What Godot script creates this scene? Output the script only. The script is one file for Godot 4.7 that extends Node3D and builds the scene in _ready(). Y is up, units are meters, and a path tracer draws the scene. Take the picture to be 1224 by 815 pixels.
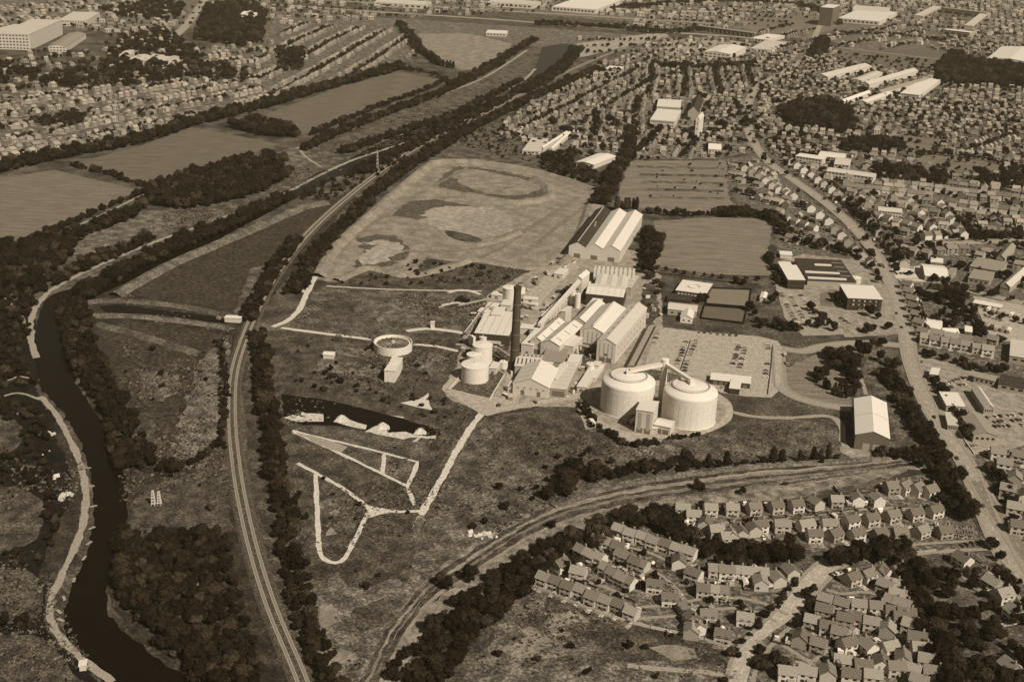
extends Node3D
# An aerial survey of a sugar works by a river, drawn in metres. P(x, y, h) finds the
# point of the land (or of a level h above it) that a spot of the survey picture shows.

const SURVEY_W := 1224.0
const SURVEY_H := 815.0
const FOCAL := 1465.0
const EYE := Vector3(0, 340, 0)
const PITCH := 21.5
const ROLL := 2.5

var eye_basis := Basis()
var counts := {}
var rng := RandomNumberGenerator.new()
var wobble := FastNoiseLite.new()
var level := 0.0
var M := {}
var trees := []
var houses := []
var T := {}
var taken := {}
var road_cells := {}
var open_land := []
var quarters := []

# ------------------------------------------------------------------ mesh helper
class MB:
	var v := PackedVector3Array()
	var n := PackedVector3Array()
	var c := PackedColorArray()
	var tint := Color.WHITE

	func tri3(a: Vector3, b: Vector3, d: Vector3, na: Vector3, nb: Vector3, nd: Vector3) -> void:
		if (b - a).cross(d - a).dot(na + nb + nd) > 0.0:
			v.append(a); v.append(d); v.append(b)
			n.append(na); n.append(nd); n.append(nb)
		else:
			v.append(a); v.append(b); v.append(d)
			n.append(na); n.append(nb); n.append(nd)
		c.append(tint); c.append(tint); c.append(tint)

	func tri(a: Vector3, b: Vector3, d: Vector3, out: Vector3) -> void:
		var m := (b - a).cross(d - a)
		if m.length_squared() < 1e-12:
			return
		m = m.normalized()
		if m.dot(out) < 0.0:
			m = -m
		tri3(a, b, d, m, m, m)

	func quad(a: Vector3, b: Vector3, d: Vector3, e: Vector3, out: Vector3) -> void:
		tri(a, b, d, out)
		tri(a, d, e, out)

	# eight corners: 0-3 the lower ring, 4-7 the upper ring
	func block(p: Array) -> void:
		var mid := Vector3.ZERO
		for q in p:
			mid += q
		mid /= 8.0
		for f in [[0, 1, 2, 3], [4, 5, 6, 7], [0, 1, 5, 4], [1, 2, 6, 5], [2, 3, 7, 6], [3, 0, 4, 7]]:
			var ctr: Vector3 = (p[f[0]] + p[f[1]] + p[f[2]] + p[f[3]]) / 4.0
			quad(p[f[0]], p[f[1]], p[f[2]], p[f[3]], ctr - mid)

	func box(ctr: Vector3, size: Vector3, b := Basis()) -> void:
		var h := size / 2.0
		var p := []
		for y in [-1, 1]:
			for s in [[-1, -1], [1, -1], [1, 1], [-1, 1]]:
				p.append(ctr + b * Vector3(s[0] * h.x, y * h.y, s[1] * h.z))
		block(p)

	func bar(a: Vector3, b: Vector3, w: float, h: float) -> void:
		var z := (b - a).normalized()
		var x := Vector3.UP.cross(z)
		x = Vector3.RIGHT if x.length() < 0.01 else x.normalized()
		box((a + b) / 2.0, Vector3(w, h, a.distance_to(b)), Basis(x, z.cross(x), z))

	# profile of (radius, height), turned about the y axis
	func lathe(pts: Array, seg: int, at := Vector3.ZERO, smooth := true) -> void:
		for k in pts.size() - 1:
			var p: Vector2 = pts[k]
			var q: Vector2 = pts[k + 1]
			var slope := Vector2(q.y - p.y, p.x - q.x).normalized()
			for s in seg:
				var a := TAU * s / seg
				var b := TAU * (s + 1) / seg
				var da := Vector3(cos(a), 0, sin(a))
				var db := Vector3(cos(b), 0, sin(b))
				var na := da * slope.x + Vector3.UP * slope.y
				var nb := db * slope.x + Vector3.UP * slope.y
				if not smooth:
					na = (na + nb).normalized()
					nb = na
				var p0 := at + da * p.x + Vector3.UP * p.y
				var p1 := at + db * p.x + Vector3.UP * p.y
				var q0 := at + da * q.x + Vector3.UP * q.y
				var q1 := at + db * q.x + Vector3.UP * q.y
				if p.x > 0.001:
					tri3(p0, p1, q1, na, nb, nb)
				if q.x > 0.001:
					tri3(p0, q1, q0, na, nb, na)

	func mesh(m: Material, into: ArrayMesh = null) -> ArrayMesh:
		var out := into if into else ArrayMesh.new()
		if v.is_empty():
			return out
		var a := []
		a.resize(Mesh.ARRAY_MAX)
		a[Mesh.ARRAY_VERTEX] = v
		a[Mesh.ARRAY_NORMAL] = n
		a[Mesh.ARRAY_COLOR] = c
		out.add_surface_from_arrays(Mesh.PRIMITIVE_TRIANGLES, a)
		out.surface_set_material(out.get_surface_count() - 1, m)
		return out

# ------------------------------------------------------------------ survey
func P(x: float, y: float, h := 0.0) -> Vector3:
	var d := eye_basis * Vector3((x - SURVEY_W / 2.0) / FOCAL, (SURVEY_H / 2.0 - y) / FOCAL, -1.0)
	return EYE + d * ((h - EYE.y) / d.y)

func pix(p: Vector3) -> Vector2:
	var q := eye_basis.transposed() * (p - EYE)
	return Vector2(SURVEY_W / 2.0 - q.x / q.z * FOCAL, SURVEY_H / 2.0 + q.y / q.z * FOCAL)

func scale_at(p: Vector3) -> float:
	return FOCAL / -(eye_basis.transposed() * (p - EYE)).z

# the height at which something standing on spot (x, y) shows its top at row top
func tall(x: float, y: float, top: float) -> float:
	var lo := 0.0
	var hi := 200.0
	var g := P(x, y)
	for i in 30:
		var m := (lo + hi) / 2.0
		if pix(g + Vector3.UP * m).y > top:
			lo = m
		else:
			hi = m
	return lo

func L(flat: Array) -> Array:
	var out := []
	for i in range(0, flat.size(), 2):
		out.append(P(flat[i], flat[i + 1]))
	return out

# ------------------------------------------------------------------ nodes
func numbered(called: String, parent: Node) -> String:
	var key := str(parent.get_instance_id()) + called
	counts[key] = counts.get(key, -1) + 1
	return called if counts[key] == 0 else "%s_%03d" % [called, counts[key]]

func tag(o: Node, label: String, category := "", group := "", kind := "") -> Node:
	if label: o.set_meta("label", label)
	if category: o.set_meta("category", category)
	if group: o.set_meta("group", group)
	if kind: o.set_meta("kind", kind)
	return o

func thing(called: String, label: String, category: String, at: Vector3, turn := 0.0, group := "") -> Node3D:
	var o := Node3D.new()
	o.name = numbered(called, self)
	add_child(o, true)
	o.position = at
	o.rotation.y = turn
	tag(o, label, category, group)
	return o

func put(called: String, m: Mesh, parent: Node = self) -> MeshInstance3D:
	var o := MeshInstance3D.new()
	o.name = numbered(called, parent)
	o.mesh = m
	parent.add_child(o, true)
	return o

func part(called: String, b: MB, m: Material, parent: Node) -> MeshInstance3D:
	return put(called, b.mesh(m), parent)

# ------------------------------------------------------------------ materials
func tone(v: float) -> Color:
	# the print's own sepia: a grey of reflectance v
	return Color(v, 0.905 * pow(v, 1.07), 0.80 * pow(v, 1.18)).linear_to_srgb()

func tone_lin(v: float) -> Color:
	return Color(v, 0.905 * pow(v, 1.07), 0.80 * pow(v, 1.18))

func noise_tex(seed_: int, freq: float, octaves: int, lo: float, hi: float, kind := FastNoiseLite.TYPE_SIMPLEX_SMOOTH, size := 1024, skew := 0.2) -> NoiseTexture2D:
	var f := FastNoiseLite.new()
	f.seed = seed_
	f.noise_type = kind
	f.frequency = freq
	f.fractal_type = FastNoiseLite.FRACTAL_FBM
	f.fractal_octaves = octaves
	f.fractal_gain = 0.68
	var t := NoiseTexture2D.new()
	t.width = size
	t.height = size
	t.seamless = true
	t.noise = f
	var g := Gradient.new()
	g.set_color(0, Color(lo, lo, lo).linear_to_srgb())
	g.set_color(1, Color(hi, hi, hi).linear_to_srgb())
	g.set_offset(0, skew)
	g.set_offset(1, 1.0 - skew)
	t.color_ramp = g
	return t

func mat(v: float, rough := 0.9, coarse := "", tile := 300.0, fine := "", fine_tile := 40.0) -> StandardMaterial3D:
	var m := StandardMaterial3D.new()
	m.albedo_color = tone(v)
	m.roughness = rough
	m.metallic_specular = 0.3
	if coarse:
		m.albedo_texture = T[coarse]
		m.uv1_triplanar = true
		m.uv1_world_triplanar = true
		m.uv1_scale = Vector3.ONE / tile
		m.uv1_offset = Vector3(v * 7.3, v * 3.1, v * 5.7)
	if fine:
		m.detail_enabled = true
		m.detail_blend_mode = BaseMaterial3D.BLEND_MODE_MUL
		m.detail_albedo = T[fine]
		m.detail_uv_layer = BaseMaterial3D.DETAIL_UV_2
		m.uv2_triplanar = true
		m.uv2_world_triplanar = true
		m.uv2_scale = Vector3.ONE / fine_tile
	return m

func make_materials() -> void:
	# several textures: broad mottling, patches, and a grain of a few metres; all average near 0.8
	T.rough = noise_tex(11, 0.010, 8, 0.24, 1.08)
	T.mild = noise_tex(12, 0.010, 8, 0.55, 1.04)
	T.fine = noise_tex(13, 0.024, 6, 0.25, 1.0, FastNoiseLite.TYPE_SIMPLEX_SMOOTH, 1024, 0.28)
	T.soft = noise_tex(14, 0.04, 5, 0.62, 1.0, FastNoiseLite.TYPE_SIMPLEX_SMOOTH, 1024, 0.25)
	T.patch = noise_tex(15, 0.03, 3, 0.25, 1.0, FastNoiseLite.TYPE_CELLULAR, 1024, 0.1)
	T.wear = noise_tex(16, 0.02, 6, 0.72, 1.0)
	M.land = mat(0.22, 0.95, "rough", 460.0, "fine", 67.0)
	M.field = mat(0.235, 0.95, "mild", 380.0, "soft", 97.0)
	M.field_pale = mat(0.27, 0.95, "mild", 350.0, "soft", 97.0)
	M.field_dark = mat(0.195, 0.95, "mild", 330.0, "soft", 91.0)
	M.meadow = mat(0.20, 0.95, "rough", 410.0, "fine", 71.0)
	M.scrub = mat(0.27, 0.95, "rough", 190.0, "fine", 63.0)
	M.scrub_dark = mat(0.19, 0.95, "rough", 170.0, "fine", 59.0)
	M.marsh = mat(0.095, 0.95, "mild", 240.0, "fine", 120.0)
	M.bottom_land = mat(0.105, 0.95, "rough", 160.0, "fine", 57.0)
	M.bottom_grass = mat(0.205, 0.95, "rough", 140.0, "fine", 51.0)
	M.heath = mat(0.026, 0.95, "rough", 200.0, "fine", 120.0)
	M.dry = mat(0.36, 0.95, "rough", 150.0, "fine", 61.0)
	M.bare = mat(0.33, 0.95, "mild", 210.0, "soft", 143.0)
	M.bare_strip = mat(0.37, 0.95, "rough", 120.0, "soft", 53.0)
	M.pale = mat(0.46, 0.95, "mild", 90.0, "soft", 67.0)
	M.mud = mat(0.19, 0.9, "mild", 110.0, "fine", 89.0)
	M.concrete = mat(0.43, 0.9, "mild", 140.0, "soft", 71.0)
	M.yard = mat(0.40, 0.9, "mild", 90.0, "soft", 59.0)
	M.carpark = mat(0.48, 0.9, "wear", 130.0, "soft", 87.0)
	M.tarmac = mat(0.40, 0.9, "wear", 130.0, "soft", 57.0)
	M.tarmac_dark = mat(0.26, 0.9, "wear", 130.0, "soft", 57.0)
	M.track = mat(0.72, 0.95, "wear", 60.0, "soft", 43.0)
	M.path = mat(0.40, 0.95, "wear", 60.0, "soft", 43.0)
	M.footway = mat(0.36, 0.95, "wear", 60.0, "soft", 43.0)
	M.estate = mat(0.50, 0.9, "wear", 130.0, "soft", 57.0)
	M.path_dark = mat(0.22, 0.95, "mild", 60.0, "fine", 43.0)
	M.ballast = mat(0.17, 0.95, "mild", 50.0, "fine", 49.0)
	M.rail = mat(0.5, 0.5)
	M.sleepers = mat(0.36, 0.95, "fine", 9.0)
	M.gardens = mat(0.36, 0.95, "patch", 160.0, "fine", 93.0)
	M.gardens_far = mat(0.36, 0.95, "patch", 420.0, "fine", 161.0)
	M.town = mat(0.40, 0.95, "patch", 520.0, "fine", 157.0)
	M.sidings = mat(0.22, 0.95, "rough", 320.0, "fine", 141.0)
	M.green = mat(0.14, 0.95, "soft", 71.0)
	M.court = mat(0.22, 0.95, "soft", 71.0)
	M.line = mat(0.6, 0.8)
	M.chalk = mat(0.74, 0.9, "mild", 30.0, "soft", 17.0)
	for k in ["field", "field_pale", "field_dark"]:
		M[k].uv1_scale = Vector3(1.0 / 420.0, 1.0, 1.0 / 55.0)   # mown along the length
	var w := StandardMaterial3D.new()
	w.albedo_color = tone(0.006)
	w.roughness = 0.22
	w.metallic_specular = 0.16
	M.water = w
	M.white = mat(0.84, 0.7, "wear", 37.0, "wear", 11.0)
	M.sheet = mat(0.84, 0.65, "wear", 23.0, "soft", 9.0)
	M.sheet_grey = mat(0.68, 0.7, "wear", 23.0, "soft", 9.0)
	M.white.uv1_scale = Vector3(1.0 / 9.0, 1.0 / 90.0, 1.0 / 9.0)
	M.sheet_mid = mat(0.36, 0.75, "wear", 23.0, "soft", 9.0)
	M.sheet_dark = mat(0.095, 0.8, "rough", 23.0, "soft", 9.0)
	M.wall = mat(0.74, 0.8, "wear", 17.0, "soft", 9.0)
	M.wall_mid = mat(0.46, 0.8, "wear", 17.0, "soft", 9.0)
	M.wall_brown = mat(0.20, 0.8, "wear", 17.0, "soft", 9.0)
	M.wall_dark = mat(0.06, 0.8, "wear", 17.0)
	M.glass = mat(0.03, 0.25)
	M.dark = mat(0.06, 0.9)
	M.door = mat(0.17, 0.6, "wear", 7.0)
	M.stack = mat(0.095, 0.85, "wear", 13.0, "soft", 5.0)
	M.steel = mat(0.22, 0.6)
	M.bark = mat(0.05, 0.95)
	M.tyre = mat(0.02, 0.9)
	for i in 4:
		M["roof%d" % i] = mat([0.36, 0.45, 0.54, 0.27][i], 0.85, "wear", 15.0, "fine", 6.0)
		M["brick%d" % i] = mat([0.78, 0.60, 0.84, 0.42][i], 0.85, "wear", 11.0, "soft", 5.0)
	for i in 5:
		M["paint%d" % i] = mat([0.72, 0.42, 0.10, 0.22, 0.05][i], 0.35)
	for i in 5:
		M["leaf%d" % i] = leaf(mat([0.012, 0.018, 0.026, 0.015, 0.040][i], 0.85))
	M.leaf_tint = leaf(mat(1.0, 0.85))
	M.leaf_tint.albedo_color = Color.WHITE
	M.leaf_tint.vertex_color_use_as_albedo = true
	M.tint_ground = mat(1.0, 0.95, "fine", 41.0)
	M.tint_ground.albedo_color = Color.WHITE
	M.tint_ground.vertex_color_use_as_albedo = true
	for k in ["tint"]:
		var t := StandardMaterial3D.new()
		t.vertex_color_use_as_albedo = true
		t.roughness = 0.9
		M[k] = t

func leaf(m: StandardMaterial3D) -> StandardMaterial3D:
	m.metallic_specular = 0.15
	return m

# ------------------------------------------------------------------ what stands where
func cell(p: Vector3) -> Vector2i:
	return Vector2i(floori(p.x / 5.0), floori(p.z / 5.0))

func take_line(pts: Array, w: float) -> void:
	for i in pts.size():
		var s := side(pts, i)
		var o := -w / 2.0
		while o <= w / 2.0:
			taken[cell(pts[i] + s * o)] = true
			o += 2.5

func take_box(p: Vector3, turn: float, w: float, d: float) -> void:
	var b := Basis(Vector3.UP, turn)
	var x := -w / 2.0
	while x <= w / 2.0:
		var z := -d / 2.0
		while z <= d / 2.0:
			taken[cell(p + b * Vector3(x, 0, z))] = true
			z += 3.0
		x += 3.0

func free_box(p: Vector3, turn: float, w: float, d: float) -> bool:
	var b := Basis(Vector3.UP, turn)
	for q in [Vector3.ZERO, Vector3(w, 0, d) / 2.2, Vector3(-w, 0, d) / 2.2, Vector3(w, 0, -d) / 2.2, Vector3(-w, 0, -d) / 2.2]:
		if taken.has(cell(p + b * q)):
			return false
	for a in open_land:
		if (a[1] as Rect2).has_point(Vector2(p.x, p.z)) and Geometry2D.is_point_in_polygon(Vector2(p.x, p.z), a[0]):
			return false
	return true

# ------------------------------------------------------------------ land sheets
func ragged(pts: Array, step: float, amp: float) -> Array:
	var out := []
	for i in pts.size():
		var a: Vector3 = pts[i]
		var b: Vector3 = pts[(i + 1) % pts.size()]
		var n := clampi(int(a.distance_to(b) / step), 1, 60)
		for k in n:
			var p := a.lerp(b, float(k) / n)
			if amp > 0.0 and (k > 0 or amp > 1.0):
				p.x += amp * (wobble.get_noise_2d(p.x * 8.0, p.z * 8.0) + 0.6 * wobble.get_noise_2d(p.x * 25.0, p.z * 25.0))
				p.z += amp * (wobble.get_noise_2d(p.x * 8.0 + 900.0, p.z * 8.0) + 0.6 * wobble.get_noise_2d(p.x * 25.0, p.z * 25.0 + 700.0))
			out.append(p)
	return out

const CURVED := ["apron", "grass_plot", "lawn", "dried_mud", "pale_silt", "lime_heap", "pond", "river", "settling_field", "meadow", "lagoon_field", "heath", "pool", "worn_patch"]

func sheet(called: String, label: String, flat: Array, m: Material, amp := 3.0, category := "ground") -> void:
	level += 0.002
	if category in ["field", "meadow", "lawn", "car park", "yard", "court", "pitch", "allotments", "river", "sand"]:
		open_land.append(within(L(flat)))
	var base := L(flat)
	if called in CURVED:
		base = smooth(base + [base[0]], 5.0)
		base.pop_back()
	var pts := ragged(base, 5.0, amp)
	var poly := PackedVector2Array()
	for p in pts:
		poly.append(Vector2(p.x, p.z))
	var idx := Geometry2D.triangulate_polygon(poly)
	if idx.is_empty():
		poly.clear()
		for p in L(flat):
			poly.append(Vector2(p.x, p.z))
		idx = Geometry2D.triangulate_polygon(poly)
	var b := MB.new()
	for i in range(0, idx.size(), 3):
		var q := []
		for k in 3:
			q.append(Vector3(poly[idx[i + k]].x, level, poly[idx[i + k]].y))
		b.tri(q[0], q[1], q[2], Vector3.UP)
	tag(part(called, b, m, self), label, category, "", "structure")

func smooth(pts: Array, step: float) -> Array:
	var out := []
	var n := pts.size()
	for i in n - 1:
		var a: Vector3 = pts[maxi(i - 1, 0)]
		var b: Vector3 = pts[i]
		var c: Vector3 = pts[i + 1]
		var d: Vector3 = pts[mini(i + 2, n - 1)]
		var k := clampi(int(b.distance_to(c) / step), 1, 60)
		for j in k:
			out.append(b.cubic_interpolate(c, a, d, float(j) / k))
	out.append(pts[n - 1])
	return out

func side(pts: Array, i: int) -> Vector3:
	var t: Vector3 = pts[mini(i + 1, pts.size() - 1)] - pts[maxi(i - 1, 0)]
	return Vector3(-t.z, 0, t.x).normalized()

func strip(b: MB, pts: Array, off: float, w: float, y: float, vary := 0.0) -> void:
	var last := []
	for i in pts.size():
		var s := side(pts, i)
		var p: Vector3 = pts[i] + s * off
		var h := w / 2.0
		var g := h * (1.0 + vary * (wobble.get_noise_2d(p.x * 6.0, p.z * 6.0) + 0.7 * wobble.get_noise_2d(p.x * 25.0, p.z * 25.0)))
		var k := h * (1.0 + vary * (wobble.get_noise_2d(p.x * 6.0 + 500.0, p.z * 6.0) + 0.7 * wobble.get_noise_2d(p.x * 25.0 + 500.0, p.z * 25.0)))
		var now := [Vector3(p.x, y, p.z) - s * g, Vector3(p.x, y, p.z) + s * k]
		if last:
			b.quad(last[0], now[0], now[1], last[1], Vector3.UP)
		last = now

func ribbon(called: String, label: String, flat: Array, w: float, m: Material, vary := 0.3, category := "path") -> Array:
	level += 0.002
	var pts := smooth(L(flat), 3.0)
	var b := MB.new()
	strip(b, pts, 0.0, w, level, vary * 1.3)
	tag(part(called, b, m, self), label, category, "", "structure")
	return pts

# a low earth bank with a flat top
func bank(label: String, flat: Array, w: float, top: float, h: float, m: Material) -> void:
	var pts := smooth(L(flat), 8.0)
	var b := MB.new()
	var last := []
	for i in pts.size():
		var s := side(pts, i)
		var p: Vector3 = pts[i]
		var k := 1.0 + 0.25 * wobble.get_noise_2d(p.x * 5.0, p.z * 5.0)
		var now := [p - s * w / 2.0 * k, p - s * top / 2.0 + Vector3.UP * h * k, p + s * top / 2.0 + Vector3.UP * h * k, p + s * w / 2.0 * k]
		if last:
			for j in 3:
				b.quad(last[j], now[j], now[j + 1], last[j + 1], Vector3.UP)
		last = now
	tag(part("embankment", b, m, self), label, "embankment", "", "structure")

func road(called: String, label: String, flat: Array, w: float, m: Material, lines := true) -> Array:
	var pts := smooth(L(flat), 3.0)
	take_line(pts, w + 7.0)
	for i in pts.size():
		var o2 := -w / 2.0 - 1.5
		while o2 <= w / 2.0 + 1.5:
			var q: Vector3 = pts[i] + side(pts, i) * o2
			road_cells[Vector2i(floori(q.x / 2.0), floori(q.z / 2.0))] = true
			o2 += 1.0
	var o := thing(called, label, "road", Vector3.ZERO)
	o.set_meta("kind", "structure")
	level += 0.002
	var b := MB.new()
	strip(b, pts, 0.0, w, level)
	part("carriageway", b, m, o)
	for s in [-1, 1]:
		var f := MB.new()
		var last := []
		for i in pts.size():
			var n: Vector3 = side(pts, i) * s
			var p: Vector3 = pts[i] + n * (w / 2.0)
			var now := [p + Vector3.UP * level, p + Vector3.UP * (level + 0.12), p + n * 2.2 + Vector3.UP * (level + 0.12), p + n * 2.2]
			if last:
				f.quad(last[0], now[0], now[1], last[1], -n)
				f.quad(last[1], now[1], now[2], last[2], Vector3.UP)
				f.quad(last[2], now[2], now[3], last[3], n)
			last = now
		part("footway", f, M.footway, o)
	if lines:
		level += 0.002
		var d := MB.new()
		for i in range(0, pts.size() - 1, 4):
			strip(d, [pts[i], pts[i + 1]], 0.0, 0.25, level)
		part("centre_line", d, M.line, o)
	return pts

func railway(label: String, flat: Array, tracks: Array, w: float) -> void:
	var o := thing("railway", label, "railway", Vector3.ZERO)
	o.set_meta("kind", "structure")
	var pts := smooth(L(flat), 4.0)
	take_line(pts, w + 8.0)
	var b := MB.new()
	var last := []
	for i in pts.size():
		var s := side(pts, i)
		var p: Vector3 = pts[i]
		var now := [p - s * (w / 2.0 + 1.2), p - s * w / 2.0 + Vector3.UP * 0.6, p + s * w / 2.0 + Vector3.UP * 0.6, p + s * (w / 2.0 + 1.2)]
		if last:
			for j in 3:
				b.quad(last[j], now[j], now[j + 1], last[j + 1], Vector3.UP)
		last = now
	part("ballast", b, M.ballast, o)
	for t in tracks:
		var sl := MB.new()
		strip(sl, pts, t, 1.9, 0.64)
		part("sleepers", sl, M.sleepers, o)
		for g in [-0.72, 0.72]:
			var r := MB.new()
			for i in pts.size() - 1:
				var a: Vector3 = pts[i] + side(pts, i) * (t + g) + Vector3.UP * 0.72
				var c: Vector3 = pts[i + 1] + side(pts, i + 1) * (t + g) + Vector3.UP * 0.72
				r.bar(a, c, 0.12, 0.14)
			part("rail", r, M.rail, o)

# ------------------------------------------------------------------ trees
func crown_mesh(m: Material, seed_: int, w: float, h: float, lumps: int, leaves: int, size: float, column := false, tinted := false) -> MB:
	var r := RandomNumberGenerator.new()
	r.seed = seed_
	var b := MB.new()
	for k in lumps:
		var a := r.randf() * TAU
		var rad := w * 0.5
		var c := Vector3(0, h * 0.55, 0)
		var lr := rad * r.randf_range(0.3, 0.6)
		if column:
			var f := (k + 0.5) / lumps
			lr = rad * (0.55 + 0.75 * sin(PI * pow(f, 0.7)))
			c = Vector3(r.randf_range(-0.2, 0.2) * rad, h * (0.1 + 0.82 * f), r.randf_range(-0.2, 0.2) * rad)
		elif k > 0:
			var e := r.randf_range(-0.45, 1.0)
			var q := sqrt(maxf(0.0, 1.0 - e * e)) * rad * r.randf_range(0.45, 0.85)
			c = Vector3(cos(a) * q, h * (0.56 + 0.27 * e), sin(a) * q)
		else:
			lr = rad * 0.66
		# an inner mass that stops light, then leaf sprays round it
		var g := r.randf_range(0.75, 1.25)
		b.tint = Color(g, g, g)
		var ring := []
		for y in 5:
			var row := []
			for s in 7:
				var th := PI * (y + 0.5) / 5.0
				var ph := TAU * (s + 0.5 * (y % 2)) / 7.0
				row.append(c + Vector3(sin(th) * cos(ph), cos(th), sin(th) * sin(ph)) * lr * r.randf_range(0.68, 0.98))
			ring.append(row)
		for y in 4:
			for s in 7:
				var p0: Vector3 = ring[y][s]
				var p1: Vector3 = ring[y][(s + 1) % 7]
				var p2: Vector3 = ring[y + 1][(s + 1) % 7]
				var p3: Vector3 = ring[y + 1][s]
				b.tri(p0, p1, p2, p0 - c)
				b.tri(p0, p2, p3, p0 - c)
		for s in 5:
			b.tri(ring[0][0], ring[0][s + 1], ring[0][(s + 2) % 7], Vector3.UP)
		for i in leaves:
			var d := Vector3(r.randfn(), r.randfn() + 0.25, r.randfn()).normalized()
			var p := c + d * lr * r.randf_range(0.85, 1.22)
			var t := Vector3(r.randfn(), r.randfn(), r.randfn()).normalized()
			var n := (d + t * 0.55).normalized()
			var u := n.cross(Vector3(r.randfn(), r.randfn(), r.randfn())).normalized() * size * r.randf_range(0.6, 1.3)
			var v := n.cross(u).normalized() * size * r.randf_range(0.5, 1.1)
			var gg := g * r.randf_range(0.7, 1.35)
			b.tint = Color(gg, gg, gg)
			b.tri3(p - u * 0.5, p + u * 0.5 + v * 0.2, p + v, n, n, n)
			b.tri3(p - u * 0.5, p + u * 0.5 + v * 0.2, p - v * 0.8, n, n, n)
	return b

func trunk_mesh(h: float, r: float) -> MB:
	var b := MB.new()
	b.tint = Color(0.05, 0.042, 0.03)
	b.lathe([Vector2(r, 0), Vector2(r * 0.7, h * 0.5), Vector2(r * 0.25, h)], 6)
	for k in 4:
		var a := TAU * k / 4.0 + 0.4
		b.bar(Vector3(0, h * 0.6, 0), Vector3(cos(a) * h * 0.35, h * 1.05, sin(a) * h * 0.35), r * 0.4, r * 0.4)
	return b

# where: survey point; h: height in metres
func tree_at(p: Vector3, h: float, kind: int, label: String, solo := false) -> void:
	if not solo and h > 5.0:
		taken[cell(p)] = true
	trees.append({"p": Vector3(p.x, 0, p.z), "h": h, "k": kind, "l": label, "s": scale_at(p) * h * (3.0 if solo else 1.0), "own": true})

func spot_trees(label: String, flat: Array, h: float, kind := 0) -> void:
	for p in L(flat):
		tree_at(p, h * rng.randf_range(0.85, 1.15), kind, label, true)

func belt(label: String, flat: Array, w: float, gap: float, h0: float, h1: float, kind := 0) -> void:
	var pts := smooth(L(flat), gap * 0.6)
	for i in pts.size():
		var s := side(pts, i)
		var n := maxi(1, int(w / gap + 0.5))
		for k in n:
			if rng.randf() < 0.07:
				continue
			var o := (k + 0.5) / n - 0.5
			var p: Vector3 = pts[i] + s * (o * w + rng.randf_range(-0.4, 0.4) * gap) + Vector3(rng.randf_range(-0.3, 0.3), 0, rng.randf_range(-0.3, 0.3)) * gap
			tree_at(p, rng.randf_range(h0, h1), kind, label)

func within(pts: Array) -> Array:
	var poly := PackedVector2Array()
	var box := Rect2(pts[0].x, pts[0].z, 0, 0)
	for p in pts:
		poly.append(Vector2(p.x, p.z))
		box = box.expand(Vector2(p.x, p.z))
	return [poly, box]

func wood(label: String, flat: Array, gap: float, h0: float, h1: float, fill := 0.92, kind := 0) -> void:
	var a := within(L(flat))
	var box: Rect2 = a[1]
	var x := box.position.x
	while x < box.end.x:
		var z := box.position.y
		while z < box.end.y:
			var q := Vector2(x + rng.randf_range(-0.5, 0.5) * gap, z + rng.randf_range(-0.5, 0.5) * gap)
			if rng.randf() < fill and Geometry2D.is_point_in_polygon(q, a[0]):
				tree_at(Vector3(q.x, 0, q.y), rng.randf_range(h0, h1), kind, label)
			z += gap
		x += gap

func copies(called: String, label: String, category: String, m: Mesh, list: Array) -> void:
	# one mass of far-off or uncountable things: list of [Transform3D, Color]
	if list.is_empty():
		return
	var mm := MultiMesh.new()
	mm.transform_format = MultiMesh.TRANSFORM_3D
	mm.use_colors = true
	mm.mesh = m
	mm.instance_count = list.size()
	for i in list.size():
		mm.set_instance_transform(i, list[i][0])
		mm.set_instance_color(i, list[i][1])
	var o := MultiMeshInstance3D.new()
	o.name = numbered(called, self)
	o.multimesh = mm
	add_child(o, true)
	tag(o, label, category, "", "stuff")

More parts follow.
